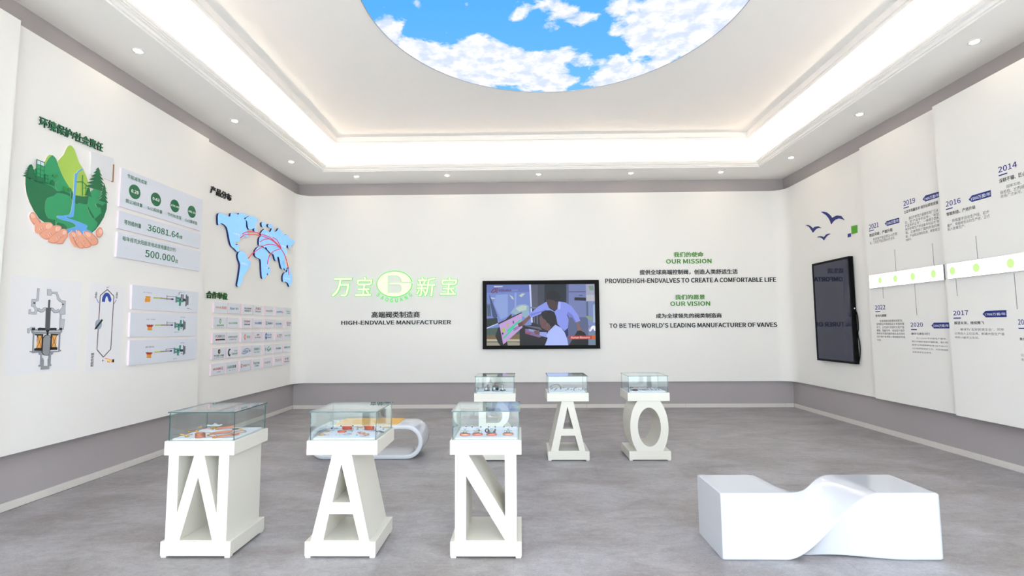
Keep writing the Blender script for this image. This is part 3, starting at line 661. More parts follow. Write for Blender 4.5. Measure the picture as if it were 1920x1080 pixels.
art(t, 'cupped_hands', [
 (SKD, sm([(4.071,2.485),(4.087,2.519),(4.111,2.521),(4.137,2.488),(4.184,2.443),(4.162,2.408),(4.125,2.412),(4.086,2.446)])), (SKIN, sm([(4.074,2.488),(4.087,2.515),(4.109,2.518),(4.131,2.487),(4.163,2.447),(4.13,2.425),(4.089,2.451)])),
 (SKD, sm([(4.758,2.518),(4.773,2.531),(4.798,2.526),(4.813,2.479),(4.788,2.433),(4.748,2.432),(4.729,2.477)])), (SKIN, sm([(4.763,2.513),(4.775,2.524),(4.795,2.52),(4.806,2.481),(4.785,2.439),(4.752,2.44),(4.737,2.475)])),
 (SKIN, sm([(4.127,2.431),(4.183,2.449),(4.252,2.469),(4.282,2.456),(4.284,2.436),(4.245,2.388),(4.166,2.347),(4.129,2.358),(4.122,2.4)])), (SKD, sm([(4.167,2.341),(4.189,2.37),(4.249,2.416),(4.318,2.456),(4.361,2.456),(4.367,2.431),(4.324,2.372),(4.25,2.314),(4.212,2.313)])),
 (SKIN, sm([(4.172,2.346),(4.249,2.413),(4.318,2.453),(4.358,2.454),(4.364,2.432),(4.321,2.375),(4.243,2.319),(4.212,2.319)])),
 (SKD, sm([(4.248,2.307),(4.31,2.382),(4.373,2.432),(4.417,2.437),(4.43,2.411),(4.405,2.374),(4.33,2.297),(4.278,2.287)])), (SKIN, sm([(4.253,2.311),(4.313,2.378),(4.374,2.429),(4.412,2.434),(4.424,2.41),(4.399,2.377),(4.324,2.302),(4.28,2.294)])),
 (SKD, sm([(4.33,2.297),(4.385,2.37),(4.416,2.411),(4.433,2.406),(4.435,2.376),(4.408,2.332),(4.39,2.298),(4.35,2.29)])), (SKIN, sm([(4.336,2.301),(4.389,2.369),(4.416,2.406),(4.428,2.401),(4.43,2.375),(4.402,2.334),(4.385,2.304),(4.351,2.295)])),
 (SKIN, sm([(4.442,2.394),(4.46,2.42),(4.482,2.427),(4.511,2.361),(4.545,2.298),(4.512,2.29),(4.466,2.333)])), (SKD, sm([(4.468,2.425),(4.506,2.433),(4.546,2.381),(4.609,2.325),(4.6,2.289),(4.56,2.29),(4.514,2.322)])),
 (SKIN, sm([(4.474,2.423),(4.505,2.427),(4.543,2.378),(4.603,2.324),(4.594,2.294),(4.558,2.296),(4.507,2.36)])), (SKD, sm([(4.517,2.444),(4.54,2.457),(4.571,2.439),(4.651,2.373),(4.688,2.332),(4.656,2.306),(4.611,2.301),(4.554,2.369)])),
 (SKIN, sm([(4.523,2.442),(4.541,2.452),(4.568,2.436),(4.645,2.369),(4.679,2.333),(4.652,2.312),(4.613,2.308),(4.546,2.381)])), (SKD, sm([(4.597,2.451),(4.644,2.467),(4.692,2.452),(4.755,2.406),(4.758,2.362),(4.719,2.34),(4.684,2.338),(4.627,2.396)])),
 (SKIN, sm([(4.603,2.448),(4.645,2.462),(4.689,2.447),(4.747,2.401),(4.75,2.366),(4.715,2.346),(4.687,2.347),(4.626,2.402)])),
 ((244, 192, 172), sm([(4.222,2.435),(4.253,2.457),(4.276,2.449),(4.268,2.425),(4.233,2.405)])), ((244, 192, 172), sm([(4.317,2.437),(4.348,2.446),(4.357,2.43),(4.335,2.403),(4.313,2.409)])), ((244, 192, 172), sm([(4.388,2.416),(4.41,2.423),(4.419,2.409),(4.399,2.385),(4.382,2.392)])), ((244, 192, 172), sm([(4.082,2.488),(4.092,2.507),(4.11,2.501),(4.118,2.484),(4.097,2.472)])),
 ((244, 192, 172), sm([(4.474,2.418),(4.497,2.422),(4.51,2.401),(4.497,2.38),(4.479,2.395)])), ((244, 192, 172), sm([(4.53,2.442),(4.547,2.445),(4.569,2.425),(4.556,2.407),(4.537,2.419)])), ((244, 192, 172), sm([(4.613,2.445),(4.642,2.453),(4.671,2.437),(4.66,2.413),(4.63,2.418)])), ((244, 192, 172), sm([(4.77,2.506),(4.793,2.508),(4.798,2.481),(4.779,2.469)])),
 ] + [(SKD, s_(p, .007)) for p in ([(4.166,2.396),(4.176,2.384)], [(4.183,2.405),(4.194,2.39)], [(4.259,2.372),(4.273,2.356)], [(4.244,2.36),(4.256,2.345)], [(4.326,2.347),(4.338,2.332)], [(4.349,2.357),(4.358,2.344)], [(4.528,2.331),(4.542,2.34)], [(4.585,2.354),(4.602,2.367)], [(4.666,2.383),(4.683,2.395)], [(4.507,2.354),(4.524,2.366)], [(4.596,2.336),(4.614,2.347)])],
 z=.0165, step=.00025, side=m_side_pink)

# blank cover plate beside the mural
t = wthing('cover_plate', 'blank pale grey square plate with a brown right edge, right of the mural', 'cover plate', LM, [(4.765,3.145)][0])
art(t, 'plate', [((222, 222, 224), [(4.629,3.259),(4.895,3.282),(4.899,3.04),(4.638,3.033)])], z=.012, side=mat((224, 222, 222), .6))
art(t, 'edge_strip', [((150, 104, 68), [(4.89,3.218),(4.902,3.218),(4.905,3.033),(4.893,3.033)])], z=.016)

m_sign = mat((217, 221, 230), .5, name='pale_blue_sign_board'); m_sign_edge = mat((238, 222, 232), .6, name='sign_edge')
def board_sign(F, nm, label, q, cat='sign board'):
    t = wthing(nm, label, cat, F, ctr(q))
    art(t, 'board', [(m_sign, q)], z=.022, side=m_sign_edge); return t
def rect(q): return [(q[0][0], q[0][1]), (q[1][0], q[0][1]), (q[1][0], q[1][1]), (q[0][0], q[1][1])]
ZP = .0235
t = board_sign(LM, 'sign_board', 'pale board with four dark green number discs, top board of the three', rect([(4.989,3.217),(6.316,2.8)]))
text(t, '节能减排成果', [(5.067,3.169),(5.344,3.135)], GREEN, z=ZP, h=.045)
for s1, s2, cq, tq, lq in (('0.29', '烟尘减排量', [(5.179,3.007),(5.174,3.086),(5.261,3.021)], [(5.13,3.026),(5.232,2.99)], [(5.063,2.9),(5.297,2.864)]), ('0.62', 'So2减排量', [(5.492,3.006),(5.487,3.084),(5.574,3.018)], [(5.438,3.023),(5.545,2.992)], [(5.373,2.898),(5.6,2.864)]),
                           ('234.43', '节约标准煤', [(5.802,3.008),(5.797,3.085),(5.887,3.021)], [(5.732,3.017),(5.872,2.994)], [(5.687,2.9),(5.924,2.865)]), ('661.52', 'Co2减排量', [(6.112,3.01),(6.107,3.087),(6.197,3.022)], [(6.046,3.018),(6.183,2.993)], [(5.993,2.9),(6.226,2.864)])):
    r_ = abs(cq[1][1]-cq[0][1])
    art(t, 'number_disc', [((12, 104, 62), ell(cq[0], r_, r_, 36))], z=ZP)
    text(t, s1, tq, (245, 248, 248), z=ZP+.001, bold=.03, name='number'); text(t, s2, lq, GREEN, z=ZP, name='caption', h=.043)
t = board_sign(LM, 'sign_board', 'pale board reading 36081.64 in dark green, middle board of the three', rect([(4.989,2.756),(6.307,2.565)]))
text(t, '等效植树量', [(5.061,2.669),(5.295,2.632)], GREEN, z=ZP, h=.052); text(t, '36081.64', [(5.387,2.696),(5.898,2.622)], GREEN, z=ZP, name='number', bold=.02); text(t, '棵', [(5.904,2.669),(5.96,2.624)], GREEN, z=ZP)
t = board_sign(LM, 'sign_board', 'pale board reading 500.000 in dark green, lowest board of the three', rect([(4.989,2.528),(6.315,2.266)]))
text(t, '每年我司太阳能发电站发电量总计约', [(5.051,2.492),(5.85,2.454)], GREEN, z=ZP, h=.052); text(t, '500.000', [(5.373,2.403),(5.848,2.322)], GREEN, z=ZP, name='number', bold=.02); text(t, '度', [(5.851,2.363),(5.903,2.315)], GREEN, z=ZP)

# printed sheets with the valve section and the thermocouple loop
m_sheet = mat((233, 232, 234), .7, name='printed_film')
G1, G2, G3, K = (186, 190, 196), (140, 143, 148), (84, 86, 90), (16, 16, 16)
t = wthing('valve_drawing', 'large sheet with a grey cut-away valve drawing with orange coils', 'wall print', LM, [(4.296,1.52)][0])
art(t, 'sheet', [(m_sheet, rect([(3.978,1.968),(4.631,1.135)]))], z=.0006)
ly = [
 (G2, [(4.201,1.873),(4.221,1.874),(4.222,1.763),(4.196,1.757),(4.196,1.716),(4.222,1.691),(4.214,1.668),(4.209,1.644),(4.141,1.645),(4.139,1.687),(4.16,1.688),(4.161,1.665),(4.189,1.666),(4.191,1.685),(4.181,1.706),(4.159,1.713),(4.158,1.776),(4.2,1.779)]),
 (G1, [(4.205,1.87),(4.217,1.87),(4.219,1.766),(4.193,1.761),(4.193,1.714),(4.218,1.689),(4.211,1.67),(4.206,1.648),(4.145,1.648),(4.143,1.684),(4.156,1.684),(4.158,1.661),(4.192,1.662),(4.194,1.687),(4.183,1.709),(4.163,1.716),(4.162,1.773),(4.203,1.775)]),
 (G2, [(4.289,1.872),(4.327,1.875),(4.337,1.853),(4.388,1.856),(4.413,1.801),(4.434,1.782),(4.477,1.778),(4.477,1.719),(4.482,1.653),(4.445,1.648),(4.447,1.612),(4.485,1.607),(4.479,1.591),(4.477,1.541),(4.476,1.513),(4.43,1.509),(4.428,1.65),(4.413,1.678),(4.446,1.72),(4.44,1.756),(4.41,1.77),(4.393,1.785),(4.375,1.833),(4.341,1.834),(4.334,1.817),(4.293,1.816)]),
 (G1, [(4.293,1.868),(4.325,1.871),(4.334,1.849),(4.385,1.852),(4.41,1.797),(4.432,1.778),(4.472,1.774),(4.473,1.721),(4.476,1.656),(4.441,1.651),(4.444,1.608),(4.481,1.605),(4.475,1.593),(4.473,1.542),(4.472,1.517),(4.434,1.514),(4.434,1.65),(4.417,1.676),(4.45,1.72),(4.444,1.76),(4.413,1.774),(4.396,1.787),(4.378,1.837),(4.338,1.838),(4.33,1.821),(4.297,1.82)]),
 ((225, 228, 232), [(4.448,1.649),(4.46,1.649),(4.461,1.61),(4.449,1.61)]), ((225, 228, 232), [(4.465,1.651),(4.478,1.653),(4.479,1.609),(4.467,1.609)]),
 (G2, s_([(4.219,1.689),(4.25,1.676),(4.267,1.679),(4.274,1.694),(4.297,1.697)], .028)), (G2, s_([(4.337,1.698),(4.355,1.693),(4.375,1.675),(4.403,1.678),(4.418,1.692)], .028)),
 (G1, s_([(4.222,1.689),(4.251,1.677),(4.266,1.679),(4.272,1.694),(4.295,1.697)], .016)), (G1, s_([(4.339,1.698),(4.357,1.693),(4.376,1.676),(4.402,1.679),(4.417,1.691)], .016)),
 (K, ring_pts([(4.183,1.743),(4.182,1.749),(4.193,1.744)], 14)), (K, ring_pts([(4.452,1.745),(4.452,1.75),(4.463,1.745)], 14)),
 (G2, [(4.139,1.523),(4.157,1.525),(4.171,1.536),(4.206,1.536),(4.205,1.519),(4.173,1.51),(4.16,1.503),(4.16,1.482),(4.142,1.483)]), (G1, [(4.143,1.52),(4.158,1.522),(4.172,1.534),(4.203,1.533),(4.202,1.522),(4.172,1.513),(4.157,1.505),(4.156,1.486),(4.146,1.486)]),
 (G2, [(4.174,1.521),(4.205,1.523),(4.236,1.51),(4.407,1.507),(4.435,1.522),(4.459,1.525),(4.46,1.489),(4.444,1.473),(4.186,1.478),(4.175,1.491)]), (G1, [(4.191,1.508),(4.236,1.501),(4.305,1.5),(4.304,1.491),(4.2,1.494)]), (G1, [(4.328,1.5),(4.408,1.5),(4.436,1.507),(4.445,1.492),(4.333,1.491)]),
 (K, s_([(4.176,1.518),(4.204,1.518)], .02)), (K, s_([(4.433,1.519),(4.458,1.519)], .02)),
 (K, s_([(4.232,1.514),(4.246,1.52),(4.296,1.518)], .02)), (K, s_([(4.335,1.518),(4.39,1.519),(4.403,1.513)], .02)),
 (G3, [(4.309,1.779),(4.325,1.78),(4.326,1.703),(4.309,1.703)]), (G3, [(4.295,1.707),(4.337,1.709),(4.341,1.699),(4.335,1.692),(4.34,1.512),(4.298,1.512),(4.291,1.691),(4.29,1.698)]), (K, [(4.299,1.512),(4.34,1.512),(4.329,1.49),(4.33,1.461),(4.315,1.461),(4.313,1.49)]),
 (G2, [(4.19,1.48),(4.202,1.48),(4.206,1.323),(4.194,1.323)]), (G2, [(4.43,1.481),(4.444,1.481),(4.448,1.319),(4.435,1.319)]),
 (G2, [(4.172,1.329),(4.276,1.325),(4.278,1.29),(4.259,1.291),(4.25,1.311),(4.197,1.309),(4.189,1.318),(4.175,1.319)]), (G2, [(4.361,1.321),(4.435,1.319),(4.437,1.33),(4.461,1.327),(4.462,1.316),(4.438,1.309),(4.39,1.309),(4.379,1.288),(4.364,1.287)]),
 (K, [(4.207,1.475),(4.281,1.474),(4.282,1.326),(4.212,1.331),(4.212,1.351),(4.232,1.353),(4.229,1.461),(4.209,1.466)]), (K, [(4.352,1.474),(4.428,1.471),(4.419,1.46),(4.404,1.459),(4.409,1.354),(4.423,1.352),(4.422,1.329),(4.356,1.331)]),
 ((228, 168, 92), [(4.232,1.461),(4.269,1.461),(4.271,1.352),(4.229,1.354)]), ((228, 168, 92), [(4.364,1.461),(4.407,1.46),(4.409,1.354),(4.366,1.356)]),
 ((120, 84, 50), s_([(4.232,1.46),(4.271,1.353)], .005)), ((120, 84, 50), s_([(4.269,1.459),(4.231,1.355)], .005)), ((120, 84, 50), s_([(4.364,1.459),(4.409,1.355)], .005)), ((120, 84, 50), s_([(4.406,1.459),(4.367,1.357)], .005)),
 (K, [(4.301,1.466),(4.337,1.466),(4.353,1.437),(4.355,1.301),(4.337,1.282),(4.301,1.286),(4.281,1.307),(4.279,1.438)]), (G2, [(4.304,1.462),(4.335,1.462),(4.349,1.437),(4.35,1.304),(4.335,1.285),(4.302,1.289),(4.284,1.309),(4.283,1.438)]),
 (G2, [(4.268,1.299),(4.289,1.298),(4.291,1.265),(4.302,1.246),(4.303,1.194),(4.343,1.191),(4.338,1.244),(4.344,1.266),(4.343,1.295),(4.365,1.294),(4.367,1.206),(4.375,1.2),(4.376,1.19),(4.357,1.187),(4.356,1.161),(4.281,1.163),(4.282,1.189),(4.261,1.19),(4.258,1.201),(4.273,1.208)]),
 ((226, 229, 233), [(4.279,1.29),(4.287,1.29),(4.288,1.267),(4.283,1.262)])]
art(t, 'valve_section', ly, z=.001, step=.00012)
t = wthing('loop_diagram', 'tall thin hexagon loop diagram with a blue curved arrow and a small flame', 'wall print', LM, [(4.926,1.578)][0])
art(t, 'sheet', [(m_sheet, rect([(4.724,1.964),(5.146,1.098)]))], z=.0006)
BR = (92, 76, 80)
hexa = [(4.927,1.919),(4.847,1.853),(4.847,1.313),(4.928,1.233),(5.012,1.31),(5.012,1.857),(4.927,1.919)]
art(t, 'diagram', [((92, 76, 80), s_([a_, b_], .009)) for a_, b_ in zip(hexa, hexa[1:])]+[
 ((156, 168, 186), ring_pts([(4.847,1.562),(4.843,1.614),(4.886,1.562)], 24)), (K, s_([(4.889,1.611),(4.817,1.523)], .02)), (K, [(4.825,1.537),(4.829,1.519),(4.806,1.51),(4.809,1.527)]),
 ((36, 66, 160), s_(smooth_path([(p[0], p[1], 0) for p in [(4.888,1.791),(4.891,1.828),(4.906,1.859),(4.923,1.868),(4.942,1.861),(4.959,1.832),(4.968,1.808)]], 4), .036)), ((36, 66, 160), [(4.943,1.81),(4.983,1.81),(4.969,1.79)]),
 ((110, 150, 190), s_([(4.805,1.82),(4.833,1.776)], .006)), ((110, 150, 190), s_([(5.045,1.82),(5.017,1.774)], .006)),
 ((226, 120, 50), [(4.939,1.224),(4.983,1.217),(5.018,1.2),(5.007,1.173),(4.978,1.181),(4.984,1.2)]), ((250, 220, 120), [(4.963,1.214),(4.989,1.212),(5.013,1.192),(5.001,1.177),(4.988,1.187)]),
 ((230, 130, 40), [(5.03,1.203),(5.06,1.204),(5.06,1.173),(5.027,1.175)]), (K, [(5.041,1.204),(5.06,1.204),(5.06,1.173),(5.041,1.174)])], z=.001, step=.00012)
for s1, q in (('T₁', [(4.917,1.952),(4.947,1.931)]), ('T', [(4.913,1.211),(4.938,1.187)]), ('热端A', [(4.783,1.887),(4.809,1.822)]), ('热端B', [(5.033,1.901),(5.061,1.834)]), ('燃烧热电偶', [(4.782,1.281),(4.817,1.147)])):
    text(t, s1, q, (60, 60, 66), z=.0022, rot=1, name='caption')

# three pale boards with little burner diagrams
TEAL, DG = (62, 140, 128), (108, 112, 120)
def burner_sheet(label, q, layers, texts):
    t = board_sign(LM, 'diagram_board', label, q)
    art(t, 'diagram', layers, z=ZP, step=.00015)
    for s1, tq in texts: text(t, s1, tq, (96, 100, 112), z=ZP, name='caption', bold=0, res=1)
OR, RD, LI, NV, BG_ = (226, 150, 40), (160, 40, 36), (176, 196, 70), (34, 40, 110), (150, 132, 124)
burner_sheet('pale board with an orange pot and a lime rod, top of the three burner boards', [(5.22,1.995),(6.318,1.992),(6.313,1.724),(5.227,1.729)],
 [(OR, [(5.415,1.884),(5.485,1.886),(5.487,1.865),(5.417,1.861)]), (OR, [(5.409,1.86),(5.487,1.863),(5.486,1.819),(5.409,1.818)]), (LI, [(5.534,1.879),(5.636,1.882),(5.637,1.867),(5.532,1.865)]), (BG_, s_([(5.637,1.875),(5.82,1.872)], .014)), (NV, ring_pts([(5.837,1.873),(5.837,1.884),(5.862,1.874)], 8)),
  (DG, s_([(5.745,1.915),(5.749,1.859)], .006)), (DG, s_([(5.746,1.899),(5.904,1.904)], .006)), (DG, s_([(5.903,1.912),(5.906,1.835)], .02)), (TEAL, s_([(5.908,1.889),(5.991,1.888)], .03)), (TEAL, s_([(5.91,1.857),(6.034,1.858)], .025)), (TEAL, [(5.98,1.899),(5.999,1.898),(5.987,1.799),(5.958,1.797),(5.96,1.876),(5.977,1.882)]),
  (DG, s_([(5.994,1.944),(5.994,1.883)], .018)), (DG, s_([(6.022,1.942),(6.024,1.879)], .018)), (K, [(5.962,1.882),(5.981,1.883),(5.981,1.863),(5.962,1.862)]), ((60, 62, 70), [(6.017,1.887),(6.046,1.893),(6.077,1.883),(6.076,1.86),(6.019,1.857)]),
  (DG, [(6.076,1.944),(6.091,1.945),(6.092,1.927),(6.122,1.926),(6.127,1.818),(6.094,1.814),(6.09,1.799),(6.074,1.799)]), (DG, s_([(5.944,1.935),(5.954,1.964),(5.997,1.967)], .005)), (DG, s_([(6.112,1.773),(6.145,1.771)], .005))],
 [('闭合. 不通电状态', [(5.377,1.928),(5.508,1.917)]), ('出气阀', [(5.997,1.97),(6.052,1.961)]), ('阀座', [(6.157,1.771),(6.192,1.76)]), ('气', [(5.964,1.781),(5.979,1.764)])])
burner_sheet('pale board with a red crowned burner, middle of the three burner boards', [(5.217,1.694),(6.319,1.7),(6.313,1.425),(5.222,1.43)],
 [(RD, [(5.446,1.567),(5.459,1.56),(5.47,1.567),(5.483,1.56),(5.495,1.567),(5.51,1.56),(5.523,1.567),(5.539,1.56),(5.561,1.568),(5.537,1.538),(5.47,1.538)]), (OR, [(5.47,1.538),(5.535,1.538),(5.536,1.501),(5.47,1.503)]), (LI, [(5.581,1.566),(5.674,1.567),(5.675,1.554),(5.582,1.552)]), (BG_, s_([(5.675,1.561),(5.835,1.562)], .014)), (NV, ring_pts([(5.851,1.562),(5.85,1.572),(5.873,1.562)], 8)),
  (DG, s_([(5.766,1.605),(5.77,1.55)], .006)), (DG, s_([(5.768,1.588),(5.902,1.587)], .006)), (DG, s_([(5.908,1.597),(5.909,1.524)], .02)), (TEAL, s_([(5.91,1.572),(6.054,1.57)], .022)), (TEAL, s_([(5.912,1.545),(6.056,1.546)], .022)), (TEAL, [(5.992,1.624),(6.021,1.624),(6.02,1.556),(5.986,1.544),(5.987,1.496),(5.961,1.498),(5.962,1.561),(5.989,1.571)]),
  (K, [(5.961,1.571),(5.979,1.571),(5.977,1.551),(5.961,1.551)]), ((60, 62, 70), [(5.996,1.573),(6.054,1.57),(6.053,1.544),(5.998,1.546)]), (DG, [(6.047,1.625),(6.061,1.625),(6.062,1.609),(6.09,1.607),(6.093,1.51),(6.063,1.508),(6.06,1.495),(6.051,1.495)]), (TEAL, [(6.011,1.524),(6.025,1.524),(6.026,1.514),(6.011,1.514)])],
 [('点火. 不通电', [(5.442,1.631),(5.575,1.618)]), ('出气阀.', [(5.999,1.666),(6.081,1.654)]), ('进气口', [(5.898,1.483),(5.98,1.47)])])
burner_sheet('pale board with a red crowned burner, lowest of the three burner boards', [(5.229,1.393),(6.321,1.397),(6.322,1.129),(5.23,1.126)],
 [(RD, [(5.456,1.259),(5.469,1.251),(5.482,1.258),(5.497,1.25),(5.509,1.256),(5.525,1.248),(5.539,1.255),(5.552,1.247),(5.567,1.252),(5.546,1.227),(5.48,1.23)]), (OR, [(5.48,1.23),(5.544,1.229),(5.546,1.189),(5.479,1.193)]), (LI, [(5.592,1.258),(5.686,1.258),(5.687,1.246),(5.591,1.245)]), (BG_, s_([(5.686,1.253),(5.843,1.253)], .014)), (NV, ring_pts([(5.859,1.253),(5.858,1.263),(5.88,1.252)], 8)),
  (DG, s_([(5.775,1.281),(5.776,1.259)], .006)), (DG, s_([(5.775,1.278),(5.914,1.28)], .006)), (DG, s_([(5.916,1.287),(5.917,1.217)], .02)), (TEAL, s_([(5.918,1.268),(5.988,1.267)], .022)), (TEAL, s_([(5.92,1.236),(6.005,1.234)], .022)), (TEAL, [(6.002,1.318),(6.028,1.317),(6.025,1.253),(5.996,1.237),(5.997,1.189),(5.967,1.192),(5.968,1.253),(5.997,1.266)]),
  (K, [(5.966,1.263),(5.986,1.262),(5.984,1.244),(5.966,1.245)]), ((60, 62, 70), [(6.015,1.264),(6.068,1.263),(6.069,1.235),(6.019,1.235)]), (DG, [(6.069,1.316),(6.082,1.315),(6.083,1.301),(6.109,1.3),(6.109,1.206),(6.084,1.204),(6.081,1.19),(6.071,1.191)]), (TEAL, [(6.035,1.218),(6.053,1.217),(6.053,1.208),(6.036,1.209)])],
 [('通电. 燃烧状态', [(5.452,1.322),(5.585,1.303)]), ('出气阀.', [(6.019,1.35),(6.083,1.335)]), ('进气口', [(5.903,1.163),(5.968,1.146)])])

# ------------------------------------------------------------------ left wall, far board: world map and partner plates
m_black = mat((18, 18, 18), .4, name='black_acrylic'); m_blkgreen = mat((20, 70, 20), .4, emit=.0)
q = [(6.579,3.477),(7.064,3.41)]
t = wthing('wall_lettering', 'black raised Chinese heading of four characters above the blue world map', 'lettering', LF, ctr(q))
letters(t, '产品分布', q, None, m=m_black, bold=.035, depth=.012, h=.105)
q = [(6.587,2.03),(7.068,1.938)]
t = wthing('wall_lettering', 'black raised Chinese heading with green tints above the partner plates', 'lettering', LF, ctr(q))
letters(t, '合作单位', q, None, m=m_black, bold=.035, depth=.012, side=mat((30, 120, 20), .5, emit=.25), h=.10)
t = wthing('world_map', 'light blue glowing world map of raised continents with red arcs', 'wall map', LF, [(7.751,2.8)][0])
m_map = mat((132, 190, 244), .4, emit=.35, name='lit_blue_acrylic', noise=.08, nscale=9); m_navy = mat((22, 26, 96), .4, name='navy_edge')
for pts in ([(6.734,3.103),(6.755,3.141),(6.827,3.158),(6.895,3.154),(6.963,3.15),(7.024,3.16),(7.03,3.202),(7.076,3.223),(7.156,3.236),(7.23,3.235),(7.249,3.261),(7.379,3.284),(7.496,3.276),(7.383,3.214),(7.439,3.18),(7.444,3.106),(7.479,3.042),(7.508,2.99),(7.495,2.946),(7.418,2.937),(7.304,2.888),(7.287,2.838),(7.199,2.819),(7.175,2.789),(7.194,2.764),(7.26,2.79),(7.276,2.775),(7.265,2.721),(7.288,2.687),(7.239,2.668),(7.163,2.705),(7.09,2.726),(7.051,2.77),(7.017,2.848),(6.978,2.941),(6.947,2.985),(6.878,3.012),(6.811,3.014),(6.756,2.975),(6.74,3.023)],
            [(7.505,3.273),(7.617,3.304),(7.752,3.292),(7.772,3.25),(7.725,3.193),(7.708,3.134),(7.535,3.068),(7.483,3.133),(7.463,3.191),(7.406,3.2)],
            [(7.68,3.11),(7.712,3.129),(7.757,3.12),(7.749,3.087),(7.699,3.071),(7.675,3.085)], [(7.893,3.254),(7.963,3.277),(8.029,3.264),(8.01,3.221),(7.94,3.191),(7.904,3.203)], [(8.099,3.267),(8.153,3.291),(8.252,3.292),(8.243,3.254),(8.169,3.227),(8.105,3.233)],
            [(7.283,2.675),(7.348,2.699),(7.434,2.687),(7.5,2.643),(7.535,2.595),(7.611,2.569),(7.589,2.503),(7.531,2.424),(7.442,2.344),(7.402,2.252),(7.347,2.177),(7.304,2.148),(7.267,2.17),(7.295,2.276),(7.317,2.399),(7.326,2.487),(7.276,2.558),(7.251,2.615)],
            [(7.988,3.167),(8.08,3.153),(8.185,3.16),(8.226,3.227),(8.303,3.227),(8.306,3.188),(8.402,3.217),(8.458,3.279),(8.542,3.255),(8.627,3.22),(8.704,3.2),(8.763,3.224),(8.842,3.214),(8.853,3.18),(9.025,3.168),(9.095,3.149),(9.052,3.098),(8.95,3.067),(8.914,3),(8.834,2.997),(8.818,3.045),(8.747,3),(8.728,2.969),(8.795,2.928),(8.786,2.864),(8.716,2.833),(8.688,2.804),(8.722,2.74),(8.705,2.676),(8.69,2.582),(8.606,2.592),(8.559,2.667),(8.5,2.77),(8.452,2.763),(8.425,2.689),(8.368,2.711),(8.313,2.789),(8.224,2.799),(8.147,2.826),(8.101,2.842),(8.062,2.874),(7.998,2.859),(7.954,2.875),(7.911,2.879),(7.849,2.868),(7.828,2.925),(7.841,2.992),(7.89,3.039),(7.887,3.086)],
            [(7.752,2.791),(7.833,2.847),(7.956,2.849),(8.103,2.819),(8.152,2.749),(8.23,2.706),(8.161,2.605),(8.154,2.498),(8.094,2.395),(8.025,2.341),(7.964,2.353),(7.94,2.454),(7.923,2.546),(7.899,2.646),(7.794,2.659),(7.725,2.686),(7.721,2.749)],
            [(8.166,2.528),(8.225,2.545),(8.219,2.467),(8.166,2.422),(8.134,2.457)], [(8.638,2.735),(8.724,2.705),(8.757,2.652),(8.804,2.595),(8.775,2.571),(8.718,2.595),(8.655,2.659)], [(8.838,2.61),(8.924,2.641),(8.964,2.572),(9.023,2.494),(9.03,2.388),(8.967,2.319),(8.925,2.284),(8.877,2.342),(8.767,2.363),(8.683,2.356),(8.668,2.456),(8.736,2.525),(8.82,2.545)]):
    bm = bmesh.new(); prism(bm, [sm(sh(t, pts), 2)], .004, .03, 0, 1); o = add('continent', from_bm(bm, 'continent'), [m_map, m_navy], t)
m_red = mat((226, 46, 72), .4, emit=.15)
for pts in ([(7.339,2.956),(7.444,3.008),(7.634,3.051),(7.888,3.067),(8.161,3.061),(8.396,3.005),(8.562,2.936)], [(7.298,2.892),(7.416,2.962),(7.637,3.01),(7.943,3.04),(8.201,3.03),(8.398,2.985),(8.562,2.936)], [(7.534,2.612),(7.657,2.712),(7.852,2.817),(8.059,2.917),(8.321,2.962),(8.562,2.936)],
            [(7.852,2.923),(7.982,2.99),(8.163,3.033),(8.356,3.018),(8.562,2.936)], [(8.118,2.594),(8.147,2.709),(8.29,2.838),(8.563,2.932)], [(8.255,3.079),(8.392,3.064),(8.497,3.002),(8.562,2.936)], [(8.563,2.932),(8.693,2.85),(8.786,2.739),(8.859,2.623),(8.889,2.49)]):
    bm = bmesh.new(); P = smooth_path([(p[0], p[1], .034) for p in sh(t, pts)], 5)
    tube(bm, P, .0065, 6); add('route_arc', from_bm(bm, 'route_arc'), m_red, t)
art(t, 'city_dot', [((240, 250, 255), ell(p, .014, .014, 10)) for p in [(7.339,2.956),(7.298,2.892),(7.536,2.586),(7.853,2.91),(8.118,2.594),(8.255,3.079),(8.571,2.929),(8.89,2.484)]], z=.0315)
for s1, q in (('北美洲', [(7.11,2.944),(7.284,2.919)]), ('南美洲', [(7.35,2.53),(7.522,2.498)]), ('非洲', [(8.001,2.546),(8.123,2.517)]), ('俄罗斯', [(8.035,3.115),(8.227,3.097)]), ('欧洲', [(7.827,2.891),(7.926,2.866)]), ('中国', [(8.591,3.008),(8.749,2.973)]), ('大洋洲', [(8.75,2.438),(8.947,2.412)])):
    text(t, s1, q, (250, 252, 255), z=.0312, name='caption', bold=.02)

